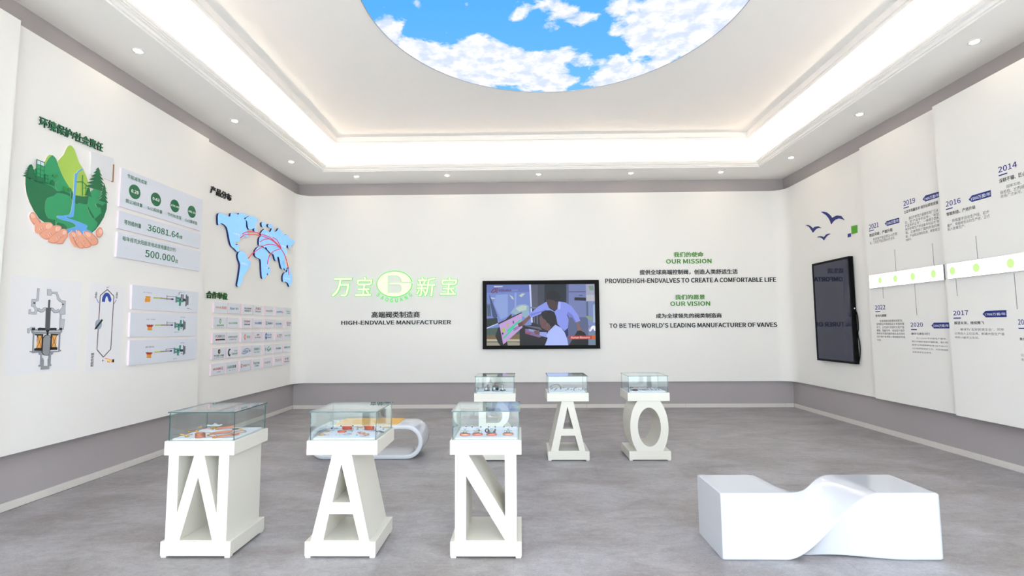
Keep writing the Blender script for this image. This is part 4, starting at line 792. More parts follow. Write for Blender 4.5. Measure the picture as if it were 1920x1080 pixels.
# 7 x 5 partner plates
ul = [p[0] for p in [(6.747,1.415),(7.077,1.407),(7.43,1.404),(7.762,1.391),(8.104,1.389),(8.467,1.386),(8.796,1.389)]]; ur = [p[0] for p in [(7.058,1.41),(7.372,1.405),(7.721,1.391),(8.036,1.386),(8.396,1.384),(8.744,1.385),(9.067,1.385)]]
vt = [p[1] for p in [(6.718,1.892),(6.733,1.678),(6.748,1.463),(6.762,1.25),(6.778,1.029)]]; vb = [p[1] for p in [(6.729,1.739),(6.743,1.53),(6.758,1.314),(6.773,1.091),(6.789,0.8718)]]
O_, Bk, Rd, Gn, Bl, Gy, Tl = (214, 96, 44), (40, 42, 46), (178, 40, 52), (44, 132, 66), (54, 90, 160), (110, 114, 122), (58, 132, 122)
PLATES = [
 [[('SUPOR 苏泊尔', O_, .1, .36, .92, .62)], [('Haier', Bl, .1, .36, .52, .64), ('海尔', Gy, .58, .4, .85, .62)], [('ROBAM', Bk, .2, .3, .85, .5), ('老板燃气', Bk, .2, .58, .85, .74)], [('万家乐', Rd, .22, .2, .82, .5), ('macro', Bk, .22, .58, .82, .74)], [('Vanward', Rd, .14, .38, .62, .6), ('万和', Bk, .64, .4, .88, .6)], [('华帝', Bl, .1, .45, .4, .65), ('Midea', Bl, .45, .38, .92, .62)], [('Gatec', Gn, .25, .28, .8, .5), ('中燃宝', Gn, .3, .58, .78, .72)]],
 [[('迪森家居', Gn, .25, .68, .78, .84)], [('SACON帅康', Gn, .12, .42, .88, .62)], [('CHIGAO', Rd, .2, .2, .82, .45), ('德意电器', Bk, .24, .55, .8, .72)], [('INSE樱雪', Bl, .18, .36, .92, .62)], [('2', Bk, .12, .3, .28, .66), ('西屋厨卫', Bk, .34, .4, .9, .6)], [('BSH', Bl, .15, .42, .5, .62), ('博西', Bl, .55, .42, .85, .62)], [('Galanz', Rd, .25, .2, .9, .5), ('格兰仕', Rd, .36, .56, .8, .76)]],
 [[('ICANCO', Bk, .2, .22, .9, .48), ('创尔特', (60, 20, 24), .2, .58, .9, .76)], [('SUMVON大宇', Bk, .12, .34, .9, .56), ('中国燃气具', Gy, .2, .64, .8, .76)], [('邦太', Gy, .56, .36, .9, .64)], [('容声', Rd, .38, .22, .66, .42), ('RONSEN', Rd, .2, .5, .8, .68)], [('HICON', Bl, .42, .25, .85, .45), ('恒创科技', Bl, .42, .55, .85, .72)], [('G', O_, .22, .3, .42, .68), ('吉普', Bk, .5, .3, .82, .5), ('gas', Bk, .52, .58, .8, .7)], [('WTL光芒', Gn, .12, .38, .9, .6)]],
 [[('中山富士电器', Bk, .14, .6, .86, .78), ('ZHONGSHAN', Gy, .16, .84, .84, .91)], [('Canoert', Bk, .42, .5, .92, .74), ('QQ', Bk, .62, .32, .9, .46)], [('AOSHENG', Bl, .2, .4, .68, .62), ('万喜', Bl, .72, .38, .92, .6)], [('SIMBO', Tl, .2, .24, .84, .52), ('世宝 厨电', Gy, .22, .62, .82, .76)], [('E', Gn, .16, .36, .3, .62), ('G', Gn, .36, .2, .66, .76), ('B', Gn, .72, .36, .86, .62)], [('中山百得', Bk, .22, .38, .82, .6)], [('NEWE', Gn, .12, .36, .6, .56), ('诺威', Gy, .64, .36, .9, .54)]],
 [[('HIGNE火王', Rd, .14, .32, .88, .6), ('一生好火', Gy, .35, .7, .7, .8)], [('CANVI', Tl, .12, .3, .55, .6), ('凯维', Bk, .58, .3, .88, .6), ('www.canvi.com', Gy, .25, .7, .8, .78)], [('sunus', Rd, .28, .4, .66, .6), ('天马', Gy, .7, .38, .92, .58)], [('USTON', Bk, .25, .3, .85, .54), ('万和顺', Bk, .36, .62, .76, .76)], [('TSL红日', Rd, .15, .38, .8, .6)], [('TTL', Rd, .12, .3, .42, .56), ('金日立', O_, .45, .3, .92, .5)], [('老 板', Rd, .25, .24, .78, .5), ('Sunrain', Rd, .2, .58, .84, .76)]],
]
LBL = [['orange', 'thin blue and grey', 'two lines of black', 'red over black', 'slim red and black', 'small blue', 'two lines of green'],
       ['a green ring mark above green', 'one line of green', 'red over black', 'tall blue', 'a black figure 2 and black', 'one short line of blue', 'two lines of red'],
       ['bold black above a red bar and', 'one long line of black over grey', 'an orange diamond mark and grey', 'two lines of red', 'a blue shield mark and blue', 'an orange letter mark and black', 'one line of dark green'],
       ['a round black and yellow mark above black', 'a black crescent mark and black', 'an oval swoosh and blue', 'large teal', 'three green letter', 'one short line of black', 'green and grey'],
       ['large red', 'teal and black', 'a red ring mark and thin red', 'black with a small flame mark and', 'one short line of red', 'red and orange', 'two stacked lines of red']]
ROW = ['top row', 'second row', 'third row', 'fourth row', 'bottom row']; NTH = ['first', 'second', 'third', 'fourth', 'fifth', 'sixth', 'seventh']
m_plate = mat((218, 222, 228), .35, name='pale_acrylic_plate'); m_plate_edge = mat((240, 214, 222), .5, name='plate_edge')
for i in range(5):
    for j in range(7):
        u0, u1, v0, v1 = ul[j], ur[j], vb[i], vt[i]
        if i > 0 and j % 2 == i % 2: u0 -= .006; u1 -= .006
        t = wthing('partner_plate', 'plate with %s lettering, %s, %s from left' % (LBL[i][j], ROW[i], NTH[j]), 'wall plate', LF, ((u0+u1)/2, (v0+v1)/2), 'rows of small plates below the world map')
        th = random.uniform(.018, .03)
        art(t, 'plate', [(m_plate, [(u0, v0), (u1, v0), (u1, v1), (u0, v1)])], z=th, side=m_plate_edge)
        X = lambda f_: u0+(u1-u0)*f_
        Y = lambda f_: v1-(v1-v0)*f_
        for s1, c_, a, b_, c2, d2 in PLATES[i][j]:
            text(t, s1, [(X(a), Y(b_)), (X(c2), Y(d2))], c_, z=th+.001, name='print', res=1, bold=.02)
        mk = []
        if (i, j) == (1, 0): mk = [(Gn, ell((X(.5), Y(.36)), .022, .036, 16), ell((X(.5), Y(.36)), .014, .024, 16)), (Gn, stroke([(X(.44), Y(.4)), (X(.56), Y(.32))], .006))]
        if (i, j) == (2, 0): mk = [(Rd, rect([(X(.2), Y(.6)), (X(.5), Y(.74))])), (Bk, rect([(X(.5), Y(.6)), (X(.9), Y(.74))]))]
        if (i, j) == (2, 2): mk = [(O_, ell((X(.38), Y(.5)), .035, .05, 4), ell((X(.38), Y(.5)), .018, .028, 4))]
        if (i, j) == (2, 4): mk = [(Bl, ell((X(.28), Y(.48)), .03, .055, 14)), ((230, 240, 250), ell((X(.28), Y(.45)), .012, .02, 10))]
        if (i, j) == (3, 0): mk = [(Bk, ell((X(.5), Y(.34)), .028, .034, 16)), ((200, 180, 30), ell((X(.5), Y(.34)), .012, .014, 10))]
        if (i, j) == (3, 1): mk = [(Bk, ell((X(.24), Y(.5)), .04, .055, 18)), ((218, 222, 228), ell((X(.3), Y(.48)), .026, .034, 14))]
        if (i, j) == (3, 2): mk = [(Bl, stroke([(X(.12), Y(.62)), (X(.18), Y(.72)), (X(.4), Y(.74)), (X(.68), Y(.6))], .008)), (Gy, stroke([(X(.3), Y(.36)), (X(.55), Y(.24)), (X(.72), Y(.28)), (X(.74), Y(.42))], .008))]
        if (i, j) == (4, 2): mk = [(Rd, ell((X(.16), Y(.48)), .018, .03, 12), ell((X(.16), Y(.48)), .010, .018, 12))]
        if (i, j) == (4, 3): mk = [(O_, ell((X(.24), Y(.3)), .008, .02, 8))]
        if mk: art(t, 'logo_mark', mk, z=th+.0006)

# ------------------------------------------------------------------ back wall
def lit(rgb, e_, name):
    m = mat(rgb, .5, emit=e_, name=name); m.node_tree.nodes['Principled BSDF'].inputs['Base Color'].default_value = (.03, .03, .03, 1); return m
m_glow = lit((253, 254, 216), .86, 'lit_cream_face'); m_halo = lit((90, 230, 90), .82, 'green_glow_edge'); m_halo2 = lit((120, 236, 122), .74, 'green_lit_letter')
def halo_letter(par, ch, q):
    (u0, v1), (u1, v0) = sh(par, q)
    for nm, bold, z0, z1, m in (('glow_edge', .05, .012, .022, m_halo), ('letter_face', .014, .022, .03, m_glow)):
        me = font_mesh(ch, .014, 0, 3); b = bbox(me); bpy.data.meshes.remove(me)
        me = font_mesh(ch, bold, .5, 3); k, l = (u1-u0)/(b[1]-b[0]), (v1-v0)/(b[3]-b[2])
        me.transform(Matrix(((k, .10*l, 0, u0-b[0]*k-.05*(v1-v0)), (0, l, 0, v0-b[2]*l), (0, 0, z1-z0, (z0+z1)/2), (0, 0, 0, 1))))
        yield nm, me, m
for ch, q, lb in (('万', [(-3.583,2.474),(-3.237,2.123)], 'glowing cream Chinese character with a green rim, first on the left of the emblem'), ('宝', [(-3.134,2.496),(-2.832,2.131)], 'glowing cream Chinese character with a green rim, just left of the emblem'),
              ('新', [(-1.971,2.481),(-1.616,2.112)], 'glowing cream Chinese character with a green rim, just right of the emblem'), ('宝', [(-1.51,2.478),(-1.207,2.138)], 'glowing cream Chinese character with a green rim, last on the right of the emblem')):
    t = wthing('lit_letter', lb, 'lit sign letter', BK, ctr(q), 'lit characters of the wall sign')
    for nm, me, m in halo_letter(t, ch, q): add(nm, me, m, t)
t = wthing('lit_emblem', 'glowing cream oval emblem with a cut-out G shape above a green arc of letters', 'lit emblem', BK, [(-2.404,2.353)][0])
Eo = [(-2.404,2.353),(-2.407,2.594),(-2.076,2.351)]
cx, cz = sh(t, Eo)[0]; ex, ez = abs(Eo[2][0]-Eo[0][0]), abs(Eo[1][1]-Eo[0][1])
hq = sh(t, [(-2.079,2.391),(-2.263,2.392),(-2.275,2.452),(-2.305,2.489),(-2.361,2.517),(-2.53,2.518),(-2.525,2.182),(-2.317,2.18),(-2.276,2.212),(-2.26,2.259),(-2.266,2.303),(-2.283,2.328),(-2.311,2.345),(-2.487,2.346),(-2.488,2.372),(-2.079,2.368)])
def emblem(grow):
    a0 = math.atan2((hq[0][1]-cz)/ez, 1.0); a1 = math.atan2((hq[-1][1]-cz)/ez, 1.0)
    n = 60; pts = []
    for k in range(n+1):
        a = a0+(2*PI+a1-a0)*k/n; pts.append((cx+(ex+grow)*math.cos(a), cz+(ez+grow)*math.sin(a)))
    # from the outer rim at the slot's lower lip back through the inner outline
    return pts+hq[1:-1][::-1]
bm = bmesh.new(); prism(bm, [emblem(.016)], .012, .022); add('glow_edge', from_bm(bm, 'glow_edge'), m_halo, t)
bm = bmesh.new(); prism(bm, [emblem(0)], .022, .03); add('emblem_face', from_bm(bm, 'emblem_face'), m_glow, t)
pp = sh(t, [(-2.712,2.149),(-2.633,2.095),(-2.547,2.059),(-2.456,2.039),(-2.363,2.038),(-2.271,2.057),(-2.18,2.091),(-2.099,2.145)]); hgt = abs([(-2.396,2.093),(-2.395,2.003)][0][1]-[(-2.396,2.093),(-2.395,2.003)][1][1])
for k, (ch, p) in enumerate(zip('BAOGUANG', pp)):
    a = -.72+1.44*k/7
    for nm, z0, z1, bold, m in (('arc_letter', .012, .02, .03, m_halo2),):
        me = font_mesh(ch, bold, .5, 3); b = bbox(me); s_ = hgt/(b[3]-b[2])*.86
        me.transform(Matrix.Translation((p[0], p[1], (z0+z1)/2)) @ Matrix.Rotation(a, 4, 'Z') @ Matrix.Diagonal((s_*.8, s_, z1-z0, 1)) @ Matrix.Translation((-(b[0]+b[1])/2, -(b[2]+b[3])/2, 0)))
        add(nm, me, m, t)
s_ = lambda pts, w_: stroke(pts, w_)
KB = (22, 22, 24); MG = (66, 142, 34)
for s1, q, c_, lb in (
 ('高端阀类制造商', [(-2.84,1.828),(-1.916,1.708)], KB, 'black Chinese line under the glowing sign'), ('HIGH-ENDVALVE MANUFACTURER', [(-3.417,1.659),(-1.32,1.58)], KB, 'black English line HIGH-END VALVE MANUFACTURER under the glowing sign'),
 ('我们的使命', [(2.927,2.922),(3.492,2.825)], MG, 'green Chinese heading above OUR MISSION'), ('OUR MISSION', [(2.778,2.787),(3.638,2.701)], MG, 'green English heading OUR MISSION'),
 ('提供全球高端控制阀，创造人类舒适生活', [(2.272,2.588),(4.121,2.49)], KB, 'black Chinese line under OUR MISSION'), ('PROVIDEHIGH-ENDVALVES TO CREATE A COMFORTABLE LIFE', [(1.616,2.425),(4.835,2.336)], KB, 'black English line ending in COMFORTABLE LIFE'),
 ('我们的愿景', [(2.928,2.108),(3.489,2.015)], MG, 'green Chinese heading above OUR VISION'), ('OUR VISION', [(2.832,1.98),(3.58,1.895)], MG, 'green English heading OUR VISION'),
 ('成为全球领先的阀类制造商', [(2.556,1.755),(3.786,1.666)], KB, 'black Chinese line under OUR VISION'), ("TO BE THE WORLD'S LEADING MANUFACTURER OF VAIVES", [(1.673,1.576),(4.813,1.488)], KB, 'black English line starting TO BE THE WORLD')):
    t = wthing('wall_lettering', lb, 'lettering', BK, ctr(q), 'raised lines of text on the back wall')
    letters(t, s1, q, c_, bold=.026 if ord(s1[0]) > 999 else .028, depth=.008, z0=.0, res=2)

# large screen on the back wall
flatblack = mat((8, 8, 9), .5, name='matt_black_plastic'); flatblack.node_tree.nodes['Principled BSDF'].inputs['Specular IOR Level'].default_value = .12
t = thing('television', 'large black framed screen showing two men in blue shirts, on the back wall', 'screen', M=frame('B', 9.324) @ Matrix.Translation((.385, 1.752, 0))); _org[t.name] = (.385, 1.752)
add('housing', box_me(-1.09, 1.09, -.64, .64, .002, .062, .004), flatblack, t)
so = [(-0.6391,2.322),(1.408,2.318),(1.401,1.173),(-0.6417,1.165)]
fo = [(-0.7139,2.395),(1.481,2.399),(1.484,1.106),(-0.7115,1.107)]
bm = bmesh.new(); fo = rect([fo[0], fo[2]]); so2 = rect([so[0], so[2]])
prism(bm, [sh(t, fo), sh(t, so2)], .0, .074); add('bezel', from_bm(bm, 'bezel'), flatblack, t)
_sc = {}
def screen(r_, g_, b_):
    if (r_, g_, b_) not in _sc:
        m = mat((r_, g_, b_), .3, emit=.80, name='screen_colour'); b = m.node_tree.nodes['Principled BSDF']
        b.inputs['Base Color'].default_value = (.01, .01, .012, 1); b.inputs['Specular IOR Level'].default_value = .15; m.name = 'screen_colour_%d' % len(_sc); _sc[(r_, g_, b_)] = m
    return _sc[(r_, g_, b_)]
def e(r_, g_, b_): return screen(r_, g_, b_)
scr = [
 (e(20, 22, 30), so2),
 (e(112, 132, 196), [(-0.6391,2.322),(0.1833,2.319),(0.2058,1.553),(-0.641,1.487)]), (e(96, 112, 178), [(-0.6391,2.322),(0.1833,2.319),(0.182,2.181),(-0.6395,2.169)]), (e(134, 156, 212), [(-0.109,2.165),(-0.07173,2.165),(-0.07706,1.84),(-0.1113,1.84)]), (e(134, 156, 212), [(-0.4602,2.126),(-0.2361,2.139),(-0.2385,1.722),(-0.3727,1.663),(-0.5056,1.962)]),
 (e(140, 168, 190), [(-0.1935,1.781),(-0.1185,1.877),(-0.0287,1.936),(0.09054,1.95),(0.1572,1.912),(0.1623,1.66),(0.02911,1.72)]), (e(176, 196, 190), [(-0.08875,1.869),(0.0308,1.928),(0.12,1.913),(0.1044,1.838),(-0.02967,1.809)]), (e(180, 196, 180), [(-0.2063,2.124),(-0.1468,2.094),(-0.1174,2.034),(-0.162,2.049)]), (e(180, 196, 180), [(-0.0274,2.108),(0.03262,2.152),(0.09222,2.144),(0.01711,2.077)]), (e(178, 190, 210), [(-0.565,2.082),(-0.4754,2.074),(-0.4904,2.044),(-0.5501,2.052)]), (e(200, 206, 220), [(-0.5045,2.294),(-0.3249,2.293),(-0.34,2.275),(-0.4896,2.273)]),
 (e(58, 74, 110), [(-0.5947,2.149),(-0.5575,2.067),(-0.432,1.723),(-0.4769,1.664),(-0.5288,1.724)]), (e(40, 46, 60), [(-0.6406,1.68),(-0.4395,1.693),(-0.4251,1.586),(-0.641,1.509)]), (e(28, 40, 36), [(-0.6258,1.628),(-0.4396,1.679),(-0.4325,1.59),(-0.6261,1.517)]), (e(90, 110, 140), [(-0.6399,1.963),(-0.5653,1.955),(-0.5511,1.724),(-0.6405,1.724)]), (e(48, 58, 84), [(-0.6221,1.933),(-0.6072,1.933),(-0.5988,1.724),(-0.6137,1.724)]), (e(48, 58, 84), [(-0.5923,1.933),(-0.5803,1.933),(-0.566,1.724),(-0.5809,1.724)]),
 (e(64, 88, 84), [(-0.641,1.495),(-0.01686,1.542),(-0.01823,1.365),(-0.6413,1.354)]), (e(112, 92, 60), [(-0.6413,1.369),(-0.01812,1.38),(-0.0188,1.291),(-0.6415,1.292)]), (e(176, 170, 150), [(-0.6414,1.295),(-0.0188,1.291),(-0.01914,1.247),(-0.6415,1.251)]), (e(150, 146, 130), [(-0.6416,1.243),(-0.0192,1.24),(-0.01974,1.171),(-0.6417,1.165)]), (e(20, 20, 20), [(-0.2413,1.248),(-0.01914,1.247),(-0.01923,1.235),(-0.2413,1.237)]), (e(20, 20, 20), [(-0.6416,1.245),(-0.3895,1.243),(-0.3895,1.235),(-0.6416,1.236)]),
 (e(190, 200, 238), [(-0.641,1.509),(-0.4325,1.592),(-0.4177,1.581),(-0.641,1.487)]),
 (e(196, 204, 242), [(0.1654,2.319),(0.2013,2.318),(0.2264,1.837),(0.2285,1.6),(0.1988,1.6),(0.1888,1.957)]), (e(78, 82, 100), [(0.2013,2.318),(0.4594,2.318),(0.4516,1.658),(0.2285,1.6),(0.2127,1.957)]), (e(60, 64, 80), [(0.3326,2.319),(0.4594,2.318),(0.4516,1.658),(0.3255,1.659)]), (e(22, 34, 42), [(0.4594,2.318),(0.8693,2.318),(0.8609,1.773),(0.453,1.776)]), (e(36, 38, 52), [(0.2237,1.867),(0.3723,1.866),(0.3834,1.525),(0.2359,1.6)]), (e(110, 116, 140), [(0.1794,1.897),(0.3724,1.874),(0.3723,1.859),(0.1791,1.867)]), (e(110, 116, 140), [(0.3055,1.867),(0.3203,1.866),(0.3201,1.57),(0.3054,1.577)]), (e(110, 116, 140), [(0.2534,1.867),(0.2653,1.867),(0.2655,1.592),(0.2537,1.6)]),
 (e(112, 122, 172), [(0.8693,2.318),(1.408,2.318),(1.401,1.173),(0.8517,1.176)]), (e(80, 90, 128), [(0.8693,2.318),(0.914,2.317),(0.9035,1.655),(0.8591,1.655)]), (e(60, 66, 96), [(0.9118,2.181),(1.405,2.18),(1.405,2.168),(0.9117,2.169)]), (e(84, 94, 130), [(0.8597,1.692),(1.274,1.697),(1.264,1.173),(0.8517,1.176)]), (e(24, 26, 34), [(1.022,2.07),(1.244,2.062),(1.239,2.003),(1.016,2.013)]), (e(60, 64, 84), [(1.104,2.112),(1.175,2.112),(1.172,2.1),(1.107,2.1)]),
 (e(156, 160, 182), [(1.238,2.315),(1.408,2.318),(1.404,1.992),(1.238,1.997)]), (e(176, 178, 190), [(1.241,2.113),(1.407,2.112),(1.404,1.992),(1.238,1.997)]), (e(120, 146, 130), [(1.285,2.277),(1.375,2.291),(1.388,2.201),(1.314,2.202)]), (e(118, 134, 182), [(1.238,1.985),(1.407,1.983),(1.404,1.533),(1.271,1.534)]), (e(80, 96, 120), [(1.238,1.985),(1.274,1.984),(1.274,1.711),(1.239,1.712)]), (e(158, 176, 206), [(1.367,1.918),(1.403,1.948),(1.402,1.592),(1.361,1.592)]),
 (e(130, 150, 130), [(1.215,1.712),(1.289,1.719),(1.363,1.688),(1.332,1.622),(1.273,1.652)]), (e(236, 238, 250), [(1.282,1.504),(1.299,1.438),(1.315,1.504),(1.345,1.533),(1.389,1.536),(1.408,1.503),(1.406,1.43),(1.373,1.445),(1.359,1.482),(1.328,1.445),(1.306,1.423),(1.284,1.438)]), (e(108, 128, 150), [(1.276,1.416),(1.406,1.415),(1.401,1.173),(1.272,1.173)]),
 (e(12, 12, 18), [(-0.01672,1.56),(0.08707,1.549),(0.4122,1.458),(0.5154,1.421),(0.4694,1.288),(0.8811,1.171),(-0.01977,1.166)]), (e(80, 84, 104), [(0.05748,1.56),(0.3684,1.51),(0.3974,1.458),(0.08694,1.534)]), (e(120, 96, 140), [(0.08649,1.483),(0.2642,1.467),(0.4407,1.362),(0.3515,1.319),(0.08572,1.394)]), (e(150, 60, 80), [(0.1008,1.423),(0.2043,1.401),(0.1745,1.379),(0.08575,1.397)]), (e(140, 150, 200), [(0.1458,1.482),(0.3528,1.444),(0.2932,1.407),(0.1603,1.445)]),
 (e(28, 48, 36), [(-0.276,1.663),(-0.2236,1.722),(-0.1713,1.766),(-0.1642,1.721),(-0.209,1.677)]), (e(22, 22, 26), [(-0.4325,1.59),(0.01784,1.797),(0.03254,1.776),(-0.3999,1.572)]), (e(186, 152, 208), [(-0.4029,1.574),(0.02216,1.779),(0.03632,1.512),(-0.3275,1.193)]), (e(20, 20, 24), [(-0.3304,1.193),(-0.3883,1.515),(-0.418,1.515),(-0.478,1.353),(-0.4192,1.22),(-0.375,1.168),(-0.2417,1.168),(-0.2561,1.249)]),
 (e(186, 152, 208), [(-0.4029,1.574),(0.02216,1.779),(0.03632,1.512),(-0.3275,1.193)]), (e(52, 196, 150), [(-0.2668,1.455),(0.01092,1.675),(0.01957,1.643),(-0.2477,1.418)]), (e(52, 196, 150), [(-0.3268,1.326),(-0.1209,1.528),(-0.1032,1.51),(-0.3121,1.299)]), (e(170, 186, 70), [(-0.3511,1.515),(-0.2963,1.492),(-0.2936,1.438),(-0.3412,1.414)]), (e(90, 60, 130), [(-0.1499,1.632),(-0.1275,1.639),(-0.1205,1.587),(-0.1443,1.58)]), (e(176, 170, 120), [(-0.2691,1.574),(-0.2318,1.596),(-0.2218,1.529),(-0.262,1.514)]), (e(110, 80, 150), [(-0.136,1.484),(-0.0317,1.542),(-0.02884,1.528),(-0.1302,1.466)]), (e(110, 80, 150), [(-0.1362,1.454),(-0.03192,1.513),(-0.02905,1.501),(-0.1304,1.44)]),
 (e(24, 22, 28), [(-0.3516,1.411),(-0.3263,1.419),(-0.3236,1.382),(-0.3473,1.374)]),
 # standing man
 (e(132, 146, 230), [(0.4927,1.992),(0.3281,1.896),(0.2305,1.808),(0.1634,1.786),(0.151,1.726),(0.1952,1.689),(0.3264,1.74),(0.4606,1.791),(0.6241,1.805),(0.6674,1.715),(0.6949,1.567),(0.8335,1.43),(0.8863,1.499),(0.9035,1.655),(0.8679,1.744),(0.9708,1.699),(1.028,1.592),(1.122,1.627),(1.083,1.735),(0.9594,1.906),(0.8492,1.974),(0.7158,1.995),(0.6915,1.849),(0.6389,1.805),(0.5359,1.872)]),
 (e(108, 120, 206), [(0.8679,1.744),(0.9708,1.699),(1.028,1.592),(1.051,1.6),(0.9789,1.736),(0.891,1.803)]), (e(160, 172, 244), [(0.7187,1.992),(0.7602,1.982),(0.7508,1.848),(0.7062,1.841)]), (e(108, 120, 206), [(0.1781,1.763),(0.327,1.799),(0.4762,1.85),(0.4833,1.828),(0.3267,1.77),(0.1955,1.719)]),
 (e(66, 46, 50), [(0.486,2.051),(0.5528,2.036),(0.7009,1.99),(0.6995,1.893),(0.6466,1.827),(0.6024,1.85),(0.5435,1.887),(0.507,1.939)]), (e(18, 16, 22), [(0.479,2.089),(0.5021,2.148),(0.5472,2.185),(0.6144,2.2),(0.6887,2.184),(0.7475,2.132),(0.7613,2.057),(0.7186,1.986),(0.6936,2.005),(0.6709,1.976),(0.6268,2.013),(0.5527,2.029),(0.4962,2.032)]),
 (e(116, 78, 76), [(0.163,1.737),(0.0582,1.646),(-0.05369,1.58),(-0.03923,1.528),(0.03502,1.535),(0.09481,1.586),(0.1952,1.689)]), (e(90, 58, 60), [(-0.04923,1.58),(0.02829,1.619),(0.05016,1.571),(-0.01709,1.513),(-0.03775,1.528)]), (e(128, 92, 92), [(1.048,1.594),(1.098,1.603),(1.115,1.505),(1.192,1.416),(1.177,1.394),(1.129,1.439),(1.113,1.38),(1.088,1.388),(1.063,1.476)]), (e(20, 26, 90), [(0.8262,1.441),(0.8892,1.495),(0.8915,1.359),(0.8612,1.315)]),
 (e(14, 12, 16), [(1.063,1.439),(1.122,1.446),(1.195,1.409),(1.266,1.284),(1.264,1.169),(0.8958,1.168)]),
 # seated man
 (e(98, 68, 72), [(0.3557,1.703),(0.4079,1.725),(0.4811,1.643),(0.5174,1.583),(0.5985,1.553),(0.5229,1.432),(0.4494,1.473),(0.3905,1.503),(0.362,1.599)]), (e(10, 10, 15), [(0.374,1.747),(0.4013,1.799),(0.4759,1.828),(0.5724,1.827),(0.6387,1.79),(0.6702,1.708),(0.6628,1.597),(0.6205,1.538),(0.5611,1.524),(0.5322,1.583),(0.4954,1.598),(0.4737,1.643),(0.4149,1.688),(0.3976,1.732)]), (e(116, 80, 82), ell([(0.4993,1.557)][0], .014, .03, 12)),
 (e(168, 184, 246), [(0.6504,1.556),(0.5229,1.432),(0.4777,1.362),(0.5081,1.315),(0.4532,1.174),(0.8914,1.171),(0.8711,1.286),(0.8258,1.411),(0.7606,1.5)]), (e(140, 156, 224), [(0.6501,1.538),(0.53,1.406),(0.5067,1.318),(0.5224,1.391),(0.6351,1.523)]), (e(140, 158, 226), [(0.3526,1.425),(0.4932,1.418),(0.4821,1.362),(0.5067,1.315),(0.3961,1.345),(0.3446,1.37)]), (e(106, 72, 76), [(0.2418,1.445),(0.3233,1.451),(0.3599,1.414),(0.352,1.37),(0.2781,1.378)]),
 (e(176, 32, 22), [(0.9208,1.347),(1.4,1.349),(1.399,1.283),(0.9006,1.283)]), (e(206, 92, 26), [(1.334,1.348),(1.4,1.349),(1.399,1.283),(1.325,1.283)]),
 (e(110, 34, 30), stroke(smooth_path([(p[0], p[1], 0) for p in [(-0.5453,2.168),(-0.5407,2.189),(-0.5167,2.224),(-0.4777,2.241),(-0.4628,2.228),(-0.4719,2.201),(-0.5049,2.174),(-0.5318,2.162)]], 4), .016)), (e(110, 34, 30), stroke(smooth_path([(p[0], p[1], 0) for p in [(-0.4822,2.24),(-0.4523,2.246),(-0.4239,2.242),(-0.433,2.215),(-0.457,2.189),(-0.4511,2.168),(-0.4301,2.177)]], 4), .012)),
]
art(t, 'screen_picture', scr, z=.0635, step=.00008)
text(t, 'Alibaba', [(-0.4119,2.236),(-0.179,2.193)], (0, 0, 0), name='screen_text', bold=.03, z=.0705, m=e(104, 34, 32), res=2)
text(t, '.com', [(-0.1729,2.225),(-0.04915,2.192)], (0, 0, 0), name='screen_text', bold=.0, z=.0705, m=e(160, 150, 200), res=2)
text(t, 'Human Resource', [(0.9369,1.337),(1.299,1.295)], (0, 0, 0), name='screen_text', bold=.02, z=.0705, m=e(235, 215, 210), res=2, shear=.3)

# ------------------------------------------------------------------ right wall
NVY = (26, 36, 124)
BIRD = (20, 28, 112)
for pts, lb in (([(-8.157,3.401),(-8.085,3.387),(-8.004,3.354),(-7.928,3.294),(-7.873,3.232),(-7.824,3.244),(-7.753,3.246),(-7.659,3.216),(-7.585,3.132),(-7.645,3.166),(-7.719,3.19),(-7.805,3.189),(-7.859,3.17),(-7.91,3.139),(-7.933,3.199),(-7.972,3.26),(-8.029,3.318)], 'largest dark blue bird, above the two smaller ones'),
                ([(-8.616,3.273),(-8.546,3.261),(-8.478,3.23),(-8.405,3.171),(-8.345,3.189),(-8.257,3.178),(-8.17,3.131),(-8.259,3.149),(-8.327,3.141),(-8.412,3.101),(-8.461,3.163),(-8.516,3.224)], 'dark blue bird at the left, middle of the three'),
                ([(-8.305,2.993),(-8.251,3.005),(-8.187,2.995),(-8.117,2.964),(-8.059,2.997),(-7.996,3.001),(-7.94,2.988),(-8.019,2.977),(-8.076,2.948),(-8.122,2.914),(-8.169,2.957),(-8.231,2.987)], 'smallest dark blue bird, lowest of the three')):
    t = wthing('bird_cutout', lb+', on the right wall', 'wall decoration', RF, ctr(pts), 'dark blue birds above the dark screen')
    art(t, 'bird_shape', [(BIRD, pts)], z=.008)
for pts, c_, lb in (([(-7.439,3.007),(-7.31,2.999),(-7.318,2.884),(-7.44,2.886)], (74, 156, 30), 'green square to the right of the birds'), ([(-7.528,2.905),(-7.463,2.905),(-7.465,2.852),(-7.53,2.852)], NVY, 'tiny dark blue square below left of the green square')):
    t = wthing('square_cutout', lb, 'wall decoration', RF, ctr(pts)); art(t, 'square_shape', [(c_, pts)], z=.008)

